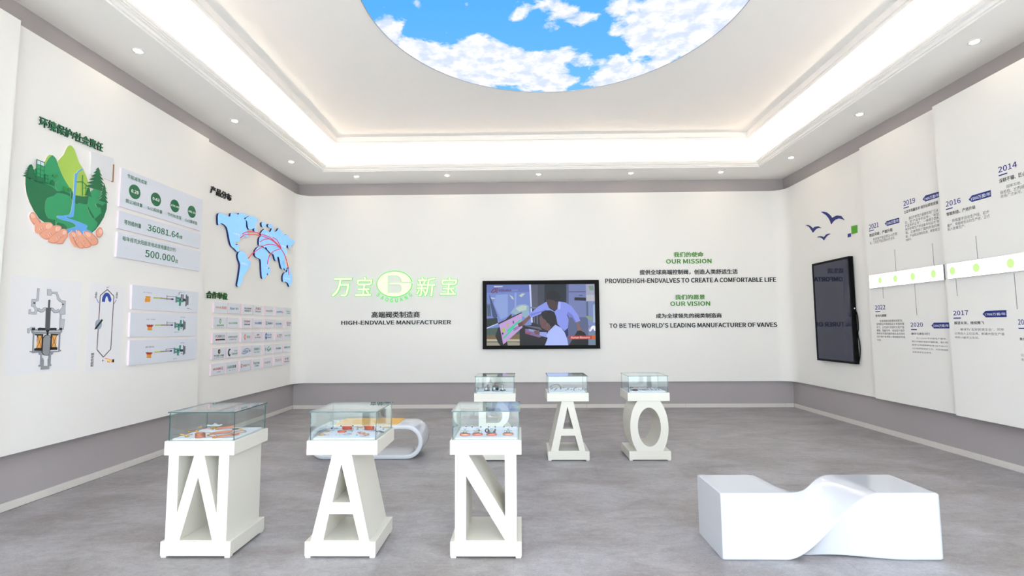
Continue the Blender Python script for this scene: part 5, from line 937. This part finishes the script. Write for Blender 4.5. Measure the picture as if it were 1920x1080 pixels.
# upright dark screen
m_bz = flatblack
q = rect([(-8.367,2.552),(-7.414,0.9342)]); q = [(-8.375, .932), (-7.435, .932), (-7.435, 2.55), (-8.375, 2.55)]
t = wthing('upright_display', 'tall black portrait screen, switched off, on the right wall', 'screen', RF, ctr(q))
Q = sh(t, q); (a, b_), (c_, d_) = Q[0], Q[2]
add('housing', box_me(a, c_, b_, d_, .012, .068, .004), m_bz, t)
bm = bmesh.new(); prism(bm, [Q, [(a+.028, b_+.034), (c_-.028, b_+.034), (c_-.028, d_-.034), (a+.028, d_-.034)]], .066, .076); add('bezel', from_bm(bm, 'bezel'), m_bz, t)
add('screen_glass', box_me(a+.027, c_-.027, b_+.033, d_-.033, .067, .0705), mat((34, 37, 62), .04, name='dark_screen_glass'), t)
add('wall_mount', box_me((a+c_)/2-.2, (a+c_)/2+.2, -.3, .3, 0, .0125), mat((30, 30, 32), .5), t)
bm = bmesh.new(); tube(bm, smooth_path([(c_+.004, .0, .03), (c_+.03, -.1, .02), (c_+.022, -.28, .015), (c_+.012, -.36, .02), (c_+.03, -.48, .015), (c_+.035, -.6, .015), (c_+.012, -.74, .02), (c_-.03, -.8, .02)], 6), .007, 8)
add('cable', from_bm(bm, 'cable'), m_bz, t)
bm = bmesh.new(); box(bm, c_-.001, c_+.006, .01, .03, .03, .045); add('label_sticker', from_bm(bm, 'label_sticker'), mat((220, 220, 220), .5), t)

# timeline: light bars with green discs
m_bar = mat((255, 255, 255), .5, emit=1.0, name='lit_white_acrylic'); m_dot = mat((160, 250, 120), .5, emit=.75, name='lit_green_disc'); m_barside = mat((120, 118, 124), .5)
def bar(F, lb, q, dots):
    t = wthing('light_bar', lb, 'light bar', F, ctr(q)); bm = bmesh.new(); prism(bm, [sh(t, q)], .0, .025, 0, 1)
    add('bar', from_bm(bm, 'bar'), [m_bar, m_barside], t)
    for d in dots:
        bm = bmesh.new(); prism(bm, [ring_pts(sh(t, d))], .0252, .0262); add('disc', from_bm(bm, 'disc'), m_dot, t)
q = [(-7.019,2.211),(-5.789,2.026)]
bar(RM, 'glowing white bar with four green discs, on the farther timeline board', rect([(-7.017,2.208),(-5.794,2.027)]), ([(-6.81,2.121),(-6.806,2.165),(-6.777,2.12)], [(-6.536,2.118),(-6.532,2.165),(-6.501,2.118)], [(-6.247,2.115),(-6.242,2.164),(-6.21,2.114)], [(-5.936,2.115),(-5.931,2.165),(-5.899,2.116)]))
q = [(-5.671,2.199),(-5.675,2.026),(-5.316,2.113),(-5.311,2.16),(-5.276,2.113),(-4.946,2.111),(-4.942,2.159),(-4.907,2.11)]
q0 = [(-5.673,2.197),(-5.675,2.026)]
d1 = [(-5.606,2.113),(-5.602,2.16),(-5.57,2.112)]
bar(RN, 'glowing white bar with green discs, on the nearer timeline board at the right edge', [(q0[0][0], q0[1][1]), (-2.6, q0[1][1]), (-2.6, q0[0][1]), (q0[0][0], q0[0][1])], (d1, q[2:5], q[5:8], [(q[5][0]+.55, q[5][1]), (q[5][0]+.55, q[6][1]), (q[7][0]+.55, q[7][1])]))

DK, BD = (46, 44, 48), (84, 82, 88)
def entry(F, label, year, yq, uq, tq, ttl, lines, badge=None, stem=None, yk=1.0, tk=1.0):
    t = wthing('timeline_entry', label, 'timeline entry', F, yq[0], 'printed entries of the timeline')
    text(t, year, yq, NVY, name='year', bold=.016, k=yk, z=.001); art(t, 'underline', [(NVY, rect([(uq[0][0], uq[0][1]+.006), (uq[1][0], uq[0][1]-.006)]))], z=.001)
    if ttl: text(t, ttl, tq, DK, name='title', bold=.02, k=tk, z=.001)
    for ln in lines: text(t, ln[0], ln[1], BD, name='body_text', bold=.004, res=1, k=ln[2] if len(ln) > 2 else 1.0, z=.001)
    if badge:
        art(t, 'badge', [((16, 40, 120), badge[0])], z=.002); text(t, badge[1], badge[2], (228, 232, 244), name='badge_text', z=.003, bold=.012)
    if stem: art(t, 'stem', [((150, 148, 154), stroke(stem, .007))], z=.001)
def vline(a, b_): return [a, (a[0], b_[1])]
entry(RM, 'printed 2021 entry with a blue arrow tag, above the farther light bar', '2021', [(-6.988,2.935),(-6.801,2.864)], [(-6.993,2.842),(-6.901,2.835)], [(-6.991,2.802),(-6.553,2.754)], '精益突破、产能升级',
 [('有效电产能达到2100万套', [(-6.925,2.73),(-6.477,2.689)]), ('年、三年生产能达到800万台年。', [(-6.991,2.686),(-6.523,2.642)])],
 ([(-6.683,2.884),(-6.646,2.912),(-6.43,2.911),(-6.431,2.844),(-6.646,2.844)], '2500万套/年', [(-6.657,2.899),(-6.435,2.855)]), vline([(-6.545,2.51)][0], [(-6.544,2.217)][0]))
entry(RM, 'printed 2019 entry with a long paragraph, above the farther light bar', '2019', [(-6.342,3.107),(-6.153,3.04)], [(-6.345,3.014),(-6.257,3.012)], [(-6.342,2.98),(-5.822,2.939)], '立足市场赢技术 拥世纪研验发展',
 [('通过不断努力获得市场广泛认', [(-6.274,2.887),(-5.829,2.845)]), ('可、如“产品专利证书”、“新型', [(-6.339,2.838),(-5.825,2.801)]), ('产品专利证书”、“一种用于燃火', [(-6.341,2.797),(-5.826,2.756)]), ('保护装置生产的设备专利证书”等', [(-6.341,2.75),(-5.827,2.715)]),
  ('等、迅速得到了国内市场的美', [(-6.341,2.705),(-5.826,2.668)]), ('誉、产品和品牌知名度、美誉度迅', [(-6.343,2.657),(-5.828,2.622)]), ('速提升。', [(-6.342,2.61),(-6.246,2.581)])],
 ([(-6.039,3.05),(-5.992,3.086),(-5.798,3.081),(-5.797,3.016),(-5.999,3.012)], '1900万套/年', [(-6.006,3.063),(-5.8,3.024)]), vline([(-5.947,2.486)][0], [(-5.951,2.211)][0]))
entry(RM, 'printed 2022 entry with seven lines of text, below the farther light bar', '2022', [(-6.973,1.784),(-6.78,1.721)], [(-6.973,1.694),(-6.882,1.694)], [(-6.977,1.655),(-6.773,1.62)], '坚持与探索',
 [('在全球新冠疫情持续影响、', [(-6.901,1.58),(-6.489,1.547)]), ('全球新业环境面临众多考验的情', [(-6.971,1.538),(-6.474,1.504)]), ('况下、公司进行资源优化和产能', [(-6.971,1.494),(-6.475,1.461)]), ('重整、各级共举、以独而不舍的', [(-6.972,1.449),(-6.475,1.419)]), ('精神谋求国内最的增长点的同时', [(-6.973,1.406),(-6.473,1.377)]), ('加大海外投资投入和创新的市场', [(-6.974,1.363),(-6.473,1.335)]), ('机遇。', [(-6.973,1.315),(-6.895,1.289)])],
 None, vline([(-6.804,2.019)][0], [(-6.808,1.871)][0]))
entry(RM, 'printed 2020 entry with a blue arrow tag, below the farther light bar', '2020', [(-6.367,1.536),(-6.176,1.481)], [(-6.364,1.448),(-6.275,1.449)], [(-6.365,1.409),(-6.08,1.38)], '烽华与责任并行',
 [('迁入28000平方新生产基地、', [(-6.291,1.351),(-5.849,1.33)]), ('践行中国标准和中国制造、我们积', [(-6.366,1.309),(-5.835,1.286)]), ('极参与完成国家标准GB/T38693-', [(-6.367,1.265),(-5.838,1.244)]), ('2020起草和修定工作、并获得国家', [(-6.368,1.221),(-5.84,1.2)]), ('高新技术企业称号。', [(-6.365,1.176),(-6.069,1.155)])],
 ([(-6.048,1.496),(-6.01,1.532),(-5.797,1.532),(-5.803,1.463),(-6.016,1.462)], '2300万套/年', [(-6.022,1.512),(-5.806,1.477)]), vline([(-6.257,2.021)][0], [(-6.255,1.626)][0]))
entry(RN, 'printed 2016 entry with a blue arrow tag, above the nearer light bar', '2016', [(-5.652,2.919),(-5.461,2.858)], [(-5.655,2.829),(-5.567,2.827)], [(-5.652,2.791),(-5.291,2.751)], '智能制造、产线升级',
 [('所有废半自动生产线、初步', [(-5.585,2.702),(-5.143,2.662)]), ('量产、电磁阀全自动生产线、正式', [(-5.654,2.656),(-5.141,2.62)]), ('投入批量生产。', [(-5.654,2.613),(-5.428,2.577)])],
 ([(-5.362,2.868),(-5.321,2.903),(-5.108,2.903),(-5.108,2.834),(-5.328,2.833)], '1500万套/年', [(-5.331,2.886),(-5.111,2.846)]), vline([(-5.316,2.459)][0], [(-5.313,2.208)][0]))
entry(RN, 'printed 2014 entry at the upper right edge of the picture', '2014', [(-5.011,3.113),(-4.819,3.053)], [(-5.011,3.024),(-4.922,3.024)], [(-5.01,2.989),(-4.828,2.944)], '深耕不辍、匠心筑梦',
 [('国家实地、多年现场', [(-4.94,2.906),(-4.791,2.874)], 2.05), ('场检验、比例阀获得了', [(-5.011,2.863),(-4.775,2.824)], 1.45), ('市场广泛认可。', [(-5.01,2.819),(-4.795,2.786)])], None, vline([(-4.944,2.015)][0], [(-4.944,1.654)][0]), tk=1.9)
entry(RN, 'printed 2017 entry with a blue arrow tag, below the nearer light bar', '2017', [(-5.667,1.663),(-5.48,1.61)], [(-5.668,1.579),(-5.575,1.579)], [(-5.665,1.541),(-5.304,1.507)], '展望未来、继续腾飞',
 [('被评为“五好民营企业”、同年', [(-5.593,1.466),(-5.094,1.438)]), ('公司投入上亿巨资、新建大型生产基', [(-5.669,1.42),(-5.094,1.393)]), ('地和10级无尘车间。', [(-5.669,1.375),(-5.376,1.351)])],
 ([(-5.313,1.616),(-5.276,1.649),(-5.055,1.648),(-5.057,1.579),(-5.278,1.579)], '1700万套/年', [(-5.283,1.626),(-5.062,1.597)]), vline([(-5.598,2.018)][0], [(-5.599,1.826)][0]))
entry(RN, 'printed entry cut off by the right edge of the picture, below the nearer light bar', '2015', [(-4.947,1.553),(-4.894,1.499)], [(-4.949,1.464),(-4.892,1.464)], [(-4.946,1.375),(-4.92,1.346)], '奠大基业、展翅高飞',
 [('《企业管理制度》完善', [(-4.948,1.217),(-4.923,1.189)], 7.5), ('造全新品牌形象。', [(-4.947,1.173),(-4.927,1.147)], 7)], None, None, yk=2.15, tk=9.5)

# ------------------------------------------------------------------ exhibits inside the glass cases
m_cop = mat((216, 138, 108), .32, .9, name='copper', noise=.1, nscale=60); m_brass = mat((206, 158, 74), .3, .9, name='brass'); m_steel = mat((178, 182, 184), .3, .85, name='steel')
m_dark = mat((40, 42, 46), .4, .2, name='dark_metal'); m_redcop = mat((208, 104, 80), .35, .6, name='red_copper'); m_rub = mat((20, 20, 22), .6, name='black_rubber'); m_wire = mat((196, 150, 126), .4, .5, name='pinkish_wire'); m_blue = mat((50, 90, 170), .4, name='blue_cap'); m_bag = mat((222, 226, 228), .5, name='clear_wrap')
ZM = .7666
def ex(nm, label, cat, x, y, rz=0, group=None): return thing(nm, label, cat, (x, y, ZM), rz, group)
def coil_pts(r_, turns, h_, r2=None, n=18, flat=1.0, z0=0.0):
    r2 = r2 or r_; N = int(turns*n)
    return [((r_+(r2-r_)*i/N)*math.cos(2*PI*i/n), flat*(r_+(r2-r_)*i/N)*math.sin(2*PI*i/n), z0+h_*i/N) for i in range(N+1)]
def part(t, nm, m, *tubes):
    bm = bmesh.new()
    for pts, r_ in tubes: tube(bm, pts, r_, 6)
    return add(nm, from_bm(bm, nm), m, t)
def lpart(t, nm, m, prof, x=0, y=0, z=0, n=12, M=None):
    bm = bmesh.new(); lathe(bm, prof, 0, 0, 0, n); 
    bmesh.ops.transform(bm, matrix=Matrix.Translation((x, y, z)) @ (M or Matrix.Identity(4)), verts=bm.verts[:])
    return add(nm, from_bm(bm, nm), m, t)
RX90 = Matrix.Rotation(PI/2, 4, 'Y')
# W case
P = [(-2.195,3.386),(-2.136,3.535),(-2.052,3.411),(-2.364,3.452),(-2.376,3.548),(-2.34,3.577),(-2.296,3.669),(-2.409,3.713),(-2.286,3.7),(-2.166,3.431),(-2.027,3.416),(-2.069,3.676),(-2.016,3.553),(-2.097,3.655),(-1.993,3.457),(-2.35,3.789),(-2.206,3.699),(-2.216,3.555),(-2.299,3.405)]
t = ex('copper_coil', 'upright reel of copper tube in the W case, the largest round one', 'copper coil', *P[0]); part(t, 'winding', m_cop, (coil_pts(.030, 6, .032, z0=.002), .0022)); part(t, 'tail', m_cop, ([(.030, 0, .03), (.05, .01, .034), (.07, .03, .02), (.09, .045, .004)], .002))
for (p, lb, a, tn) in ((P[1], 'wide zigzag bundle of copper tubes in the middle of the W case', .055, 6), (P[2], 'flat copper bundle nearest the front glass of the W case', .045, 4), (P[16], 'copper bundle at the back of the W case', .05, 5)):
    t = ex('copper_bundle', lb, 'copper tubes', p[0], p[1], .3)
    pts = []
    for k in range(tn):
        yy = -.03+.06*k/tn; pts += [(-a, yy, .004+.002*(k % 2)), (a, yy+.005, .012)] if k % 2 == 0 else [(a, yy, .012), (-a, yy+.005, .004)]
    part(t, 'bent_tube', m_cop, (smooth_path(pts, 5), .0032)); part(t, 'end_fitting', m_brass, ([(-a-.012, -.03, .004), (-a+.006, -.03, .004)], .005))
for i, (p, lb) in enumerate(((P[3], 'brass fitting with a short bent pipe at the left front of the W case'), (P[4], 'brass fitting second from the left in the W case'), (P[5], 'brass tube joint behind the copper reel in the W case'), (P[6], 'brass tee lying behind the copper reel in the W case'),
                          (P[7], 'small brass nut at the far left back of the W case'), (P[8], 'brass elbow at the back middle of the W case'), (P[9], 'brass tipped probe right of the copper reel'), (P[18], 'short brass pin at the left front edge of the W case'))):
    t = ex('brass_fitting', lb, 'brass fitting', p[0], p[1], i*.9, 'brass fittings in the W case')
    lpart(t, 'body', m_brass, [(.004, 0), (.0075, .001), (.0075, .010), (.005, .012), (.005, .024), (.0035, .028)], -.012, 0, .0076, 10, RX90)
    if i not in (4, 7): part(t, 'pipe', m_cop, (smooth_path([(.012, 0, .006), (.03, .006, .005), (.045, .02, .004), (.05, .035, .004)], 4), .0022))
t = ex('wire_ring', 'thin beige ring of wire at the right of the W case', 'wire ring', *P[12]); part(t, 'ring', m_wire, (coil_pts(.04, 2.6, .004, z0=.003), .002)); part(t, 'tail', m_wire, ([(-.03, -.03, .004), (-.05, -.045, .003), (-.06, -.04, .003)], .0018))
t = ex('probe', 'black handled probe with a brass tip at the right of the W case', 'probe', P[13][0], P[13][1], .25); part(t, 'handle', m_rub, ([(-.03, 0, .005), (.01, 0, .005)], .004)); lpart(t, 'tip', m_brass, [(.004, 0), (.006, .004), (.006, .018), (.003, .026)], .012, 0, .006, 10, RX90)
t = ex('copper_elbow', 'short dark copper elbow by the front right corner of the W case', 'copper part', P[14][0], P[14][1], .2); part(t, 'tube', m_redcop, (smooth_path([(-.02, 0, .006), (0, 0, .006), (.012, .01, .006), (.014, .03, .006)], 4), .005)); part(t, 'collar', m_brass, ([(-.024, 0, .006), (-.014, 0, .006)], .0068))
t = ex('plastic_bag', 'crumpled clear plastic bag at the back of the W case', 'bag', *P[15])
bm = bmesh.new(); gx = [[bm.verts.new((-.05+.1*i/9, -.03+.06*j/6, .004+.010*(1+math.sin(i*1.1+j*.7))*(.5+.5*math.cos(j*1.3-i*.4)**2)*(1 if 0 < i < 9 and 0 < j < 6 else .1))) for j in range(7)] for i in range(10)]
for i in range(9):
    for j in range(6): bm.faces.new((gx[i][j], gx[i+1][j], gx[i+1][j+1], gx[i][j+1])).smooth = True
add('film', from_bm(bm, 'film'), m_bag, t)

# front A case
P = [(-1.275,3.639),(-1.111,3.637),(-1.279,3.539),(-1.381,3.446),(-1.389,3.559),(-1.366,3.66),(-1.12,3.502),(-1.213,3.469),(-1.074,3.45),(-1.016,3.554),(-1.05,3.712),(-1.001,3.692),(-1.364,3.761),(-1.273,3.759),(-1.199,3.638),(-1.281,3.445),(-1.135,3.435),(-1.397,3.664),(-1.008,3.636),(-1.205,3.715),(-1.213,3.565)]
for (p, lb) in ((P[0], 'red copper bundle left of centre in the front A case'), (P[1], 'red copper bundle right of centre in the front A case')):
    t = ex('copper_bundle', lb, 'copper tubes', p[0], p[1]); part(t, 'winding', m_redcop, (coil_pts(.034, 5, .026, flat=.5, z0=.002), .0023), (coil_pts(.026, 4, .022, flat=.4, z0=.003), .002)); part(t, 'tail', m_wire, (smooth_path([(.03, 0, .02), (.05, -.01, .01), (.055, -.04, .003), (.03, -.055, .003)], 4), .0016)); part(t, 'end_cap', m_dark, ([(-.04, .01, .02), (-.03, .005, .02)], .005))
t = ex('copper_bundle', 'small pink copper bundle in the middle left of the front A case', 'copper tubes', *P[2]); part(t, 'winding', m_redcop, (coil_pts(.026, 3, .012, flat=.35, z0=.002), .003)); part(t, 'end_cap', m_steel, ([(.025, .006, .008), (.036, .01, .008)], .0045))
rings = ((P[3], 'golden wire ring at the left front of the front A case', m_brass, .024), (P[4], 'pinkish wire loop at the left of the front A case', m_wire, .02), (P[6], 'copper ring with a golden core right of the middle of the front A case', m_cop, .026),
         (P[7], 'thin grey wire loop at the front of the front A case', m_steel, .026), (P[8], 'thin wire loop by the front right corner of the front A case', m_wire, .022), (P[9], 'dark wire ring at the right side of the front A case', m_dark, .022),
         (P[11], 'brown wire ring at the far right of the front A case', m_brass, .022), (P[5], 'silver wire loop at the back left of the front A case', m_steel, .02), (P[19], 'copper wire loop at the back middle of the front A case', m_wire, .024))
for i, (p, lb, m, r_) in enumerate(rings):
    t = ex('wire_ring', lb, 'wire ring', p[0], p[1], i*1.1, 'wire rings in the front A case'); part(t, 'ring', m, (coil_pts(r_, 1.8, .004, z0=.003, flat=.8), .0016)); part(t, 'tail', m, (smooth_path([(r_*.9, 0, .004), (r_*1.5, .02, .003), (r_*2, .01, .003), (r_*2.2, -.02, .003)], 4), .0014)); lpart(t, 'clip', m_steel if i % 2 else m_brass, [(.002, 0), (.0045, .001), (.0045, .008), (.002, .009)], -r_, 0, .001)
for p, lb, m in ((P[12], 'dark grey nut at the back left of the front A case', m_dark), (P[13], 'black grey nut between the red bundles of the front A case', m_dark), (P[14], 'grey pin in the middle of the front A case', m_steel), (P[15], 'small grey nut at the front left of the front A case', m_steel),
                 (P[16], 'small grey nut at the front middle of the front A case', m_steel), (P[17], 'small blue cap at the back left of the front A case', m_blue), (P[18], 'blue and grey cap at the right of the front A case', m_blue), (P[20], 'grey round cap in the centre of the front A case', m_steel), (P[10], 'dark cap near the right back of the front A case', m_dark)):
    t = ex('round_fitting', lb, 'fitting', p[0], p[1]); lpart(t, 'cap_body', m, [(.005, 0), (.0065, .001), (.0065, .008), (.003, .009)], n=6); lpart(t, 'stud', m_steel, [(.0025, .009), (.0025, .014)], n=8)

# N case: four valve assemblies and a row of small nuts
P = [(-0.388,3.401),(-0.3028,3.406),(-0.2055,3.405),(-0.0914,3.41),(-0.4121,3.721),(-0.3658,3.712),(-0.3018,3.711),(-0.2438,3.707),(-0.1941,3.71),(-0.1304,3.717),(-0.06972,3.723),(-0.3041,3.592),(-0.1886,3.605)]
for i, (lb, m2) in enumerate((('first valve from the left in the N case, with two copper rings', m_steel), ('second valve from the left in the N case, with red copper rings', m_steel), ('third valve from the left in the N case, with a black ring', m_dark), ('rightmost valve in the N case, silver on a flat copper ring', m_steel))):
    x, y = P[i]; t = ex('valve_assembly', lb, 'valve', x, y+.035, 0, 'four valves in the N case')
    part(t, 'copper_ring', m_redcop if i in (1, 2) else m_cop, (coil_pts(.034, 3, .010, z0=.003, flat=.7), .0032), (coil_pts(.022, 2, .006, z0=.008, flat=.7), .0028))
    lpart(t, 'valve_body', m_steel, [(.008, 0), (.012, .003), (.012, .016), (.016, .018), (.016, .022), (.007, .024), (.006, .036), (.009, .038), (.009, .044), (.003, .046)], 0, 0, .004, 16)
    lpart(t, 'side_port', m2, [(.006, 0), (.009, .001), (.009, .014), (.005, .015)], -.028, 0, .024, 12, RX90); lpart(t, 'side_port', m2, [(.006, 0), (.009, .001), (.009, .014), (.005, .015)], .013, 0, .022, 12, RX90)
    if i == 2: part(t, 'black_ring', m_rub, ([(-.03+.012*math.cos(a_*PI/6), -.012, .034+.012*math.sin(a_*PI/6)) for a_ in range(13)], .0045))
    part(t, 'prong', m_steel, ([(-.006, 0, .048), (-.010, 0, .058)], .0016), ([(.006, 0, .048), (.010, 0, .058)], .0016))
nut = None
NN = ['first from the left', 'second from the left', 'third from the left', 'fourth from the left', 'fifth from the left', 'sixth from the left', 'last on the right']
for i in range(9):
    x, y = P[4+i]; lb = 'small grey nut in the back row of the N case, '+NN[i] if i < 7 else ('small grey nut right of the second valve' if i == 7 else 'small grey nut behind the third valve')
    t = ex('small_nut', lb, 'nut', x, y, 0, 'small nuts in the N case')
    if nut is None:
        o1 = lpart(t, 'hexagon', m_dark, [(.004, 0), (.0062, .0005), (.0062, .006), (.004, .0065)], n=6); o2 = lpart(t, 'stud', m_steel, [(.003, .0065), (.003, .013), (.0015, .014)], n=8); nut = (o1, o2)
    else:
        for s in nut: c_ = s.copy(); COL.objects.link(c_); c_.parent = t

# B case behind: black and grey machine parts
t = ex('machine_part', 'black gas valve block with round knobs, at the left in the rear B case', 'machine part', -.40, 5.84)
add('block', box_me(-.03, .03, -.02, .02, .0, .05, .003), m_rub, t); lpart(t, 'knob', m_steel, [(.012, 0), (.014, .004), (.014, .012), (.009, .016)], -.008, -.022, .028, 14, Matrix.Rotation(PI/2, 4, 'X')); lpart(t, 'knob', m_dark, [(.010, 0), (.012, .004), (.012, .02), (.006, .024)], .01, 0, .05, 14); lpart(t, 'base_plate', m_dark, [(.036, 0), (.036, .004)], 0, 0, .0, 18)
t = ex('machine_part', 'grey machined housing with an orange top, in the middle of the rear B case', 'machine part', -.30, 5.86)
add('housing', box_me(-.04, .035, -.02, .02, .012, .055, .004), mat((96, 104, 106), .4, .5), t); lpart(t, 'cap', mat((180, 92, 44), .4), [(.013, 0), (.015, .004), (.010, .009)], -.002, 0, .055, 14); lpart(t, 'wheel', m_steel, [(.010, 0), (.018, .003), (.018, .009), (.010, .011)], -.016, -.02, .025, 16, Matrix.Rotation(PI/2, 4, 'X')); lpart(t, 'wheel', m_rub, [(.010, 0), (.016, .003), (.016, .009), (.010, .011)], .02, -.02, .022, 16, Matrix.Rotation(PI/2, 4, 'X')); add('foot_block', box_me(-.045, -.025, -.015, .015, 0, .03, .002), m_rub, t)
t = ex('machine_part', 'dark part with a curved pipe, at the right in the rear B case', 'machine part', -.215, 5.85)
lpart(t, 'round_base', m_dark, [(.034, 0), (.036, .004), (.030, .012), (.016, .016), (.014, .034)], n=18); part(t, 'curved_pipe', m_rub, (smooth_path([(-.02, 0, .03), (-.022, 0, .06), (-.008, 0, .078), (.008, 0, .06), (.012, 0, .03)], 5), .004)); lpart(t, 'dial', m_steel, [(.009, 0), (.011, .002), (.011, .008)], 0, -.018, .022, 14, Matrix.Rotation(PI/2, 4, 'X'))

# rear A case: rows of dark rods, a black cable, little pins
P = [(0.3729,5.989),(0.4204,5.953),(0.481,5.985),(0.5608,5.948),(0.6427,5.979),(0.742,5.975),(0.516,6.052),(0.5241,5.819),(0.6168,5.816),(0.675,6.081),(0.6846,5.911),(0.695,5.794),(0.3921,5.843),(0.5932,5.901)]
for i in range(6):
    x, y = P[i]; t = ex('metal_rod', 'dark jointed rod lying in the rear A case, %s of the six' % ['leftmost', 'second from the left', 'third from the left', 'fourth from the left', 'second from the right', 'rightmost'][i], 'metal rod', x, y, -.25, 'dark rods in the rear A case')
    L_ = .05+.02*(i > 3); part(t, 'shaft', m_steel, ([(0, -L_, .006), (0, L_, .006)], .003)); part(t, 'joint', m_dark, ([(0, -L_, .006), (0, -L_*.55, .006)], .006), ([(0, -.008, .006), (0, .012, .006)], .006), ([(0, L_*.7, .006), (0, L_, .006)], .005))
t = ex('black_cable', 'black curved cable standing at the back left of the rear A case', 'cable', .40, 5.98); part(t, 'cord', m_rub, (smooth_path([(-.05, -.02, .004), (-.045, 0, .03), (-.02, .01, .05), (.03, .01, .056), (.06, .01, .045), (.075, 0, .02)], 5), .0035)); part(t, 'plug', m_dark, ([(.072, 0, .03), (.075, 0, .008)], .007))
for i in range(8):
    x, y = P[6+i]; t = ex('small_pin', 'tiny dark pin in the rear A case, %s' % ['beside the third rod', 'in front of the third rod', 'in front of the fourth rod', 'behind the fifth rod', 'right of the fifth rod', 'nearest the front right corner', 'nearest the front left corner', 'right of the fourth rod'][i], 'pin', x, y, i, 'small pins in the rear A case')
    lpart(t, 'head', m_dark, [(.004, 0), (.0048, .001), (.0048, .007), (.002, .008)], n=8); part(t, 'shank', m_steel, ([(.004, 0, .004), (.016, 0, .004)], .002))

# rear O case: two flat parts, plates and four thin probes
P = [(1.321,5.792),(1.37,6.021),(1.449,5.852),(1.44,6.018),(1.538,5.914),(1.586,5.912),(1.628,5.944),(1.685,5.942),(1.312,6.023),(1.523,6.015)]
t = ex('dark_disc_part', 'thick dark brown disc with a bent tail in the rear O case', 'round part', *P[0]); lpart(t, 'disc', mat((78, 60, 56), .45, .3), [(.028, 0), (.032, .003), (.032, .012), (.024, .016)], n=20); part(t, 'tail', m_dark, (smooth_path([(-.03, 0, .008), (-.045, .03, .008), (-.04, .06, .006)], 4), .003))
t = ex('grey_plate_part', 'pinkish grey flat part in the middle of the rear O case', 'flat part', P[2][0], P[2][1], .4); add('plate', box_me(-.03, .03, -.02, .02, 0, .008, .002), mat((184, 164, 160), .45, .3), t); part(t, 'arm', m_steel, ([(.03, .01, .006), (.04, -.03, .004)], .003), ([(-.02, .02, .006), (-.05, .05, .006)], .004)); lpart(t, 'boss', m_steel, [(.009, .008), (.009, .014)], n=12)
t = ex('pink_strip', 'pink flat strip behind the dark disc in the rear O case', 'flat part', *P[1]); add('strip', box_me(-.045, .045, -.012, .012, 0, .006, .001), mat((196, 158, 156), .5), t); lpart(t, 'knob', m_dark, [(.008, .006), (.008, .012)], -.03, 0, 0)
t = ex('dark_bracket', 'dark angled bracket at the back left of the rear O case', 'bracket', P[8][0], P[8][1]); add('plate', box_me(-.012, .012, -.01, .01, 0, .006, .001), m_dark, t); add('upright', box_me(.008, .012, -.01, .01, .006, .02, .0005), m_dark, t)
t = ex('round_lens_part', 'small pink cup at the back middle of the rear O case', 'cup', *P[9]); lpart(t, 'cup', mat((190, 150, 150), .4), [(.012, 0), (.016, .01), (.014, .012)], n=14); part(t, 'lead', m_wire, ([(.014, 0, .006), (.04, -.02, .003)], .0015))
for i in range(4):
    x, y = P[4+i]; t = ex('thin_probe', 'thin copper probe in the rear O case, %s' % ['nearest the flat part', 'second from the flat part', 'third from the flat part', 'rightmost'][i], 'probe', x, y, -.12, 'thin probes in the rear O case')
    part(t, 'stem', m_wire, ([(0, -.07, .004), (0, .06, .004)], .0018)); part(t, 'tip', m_dark, ([(0, -.085, .004), (0, -.062, .004)], .004)); lpart(t, 'end_cap', m_steel, [(.004, 0), (.004, .012)], 0, .055, 0, 8)
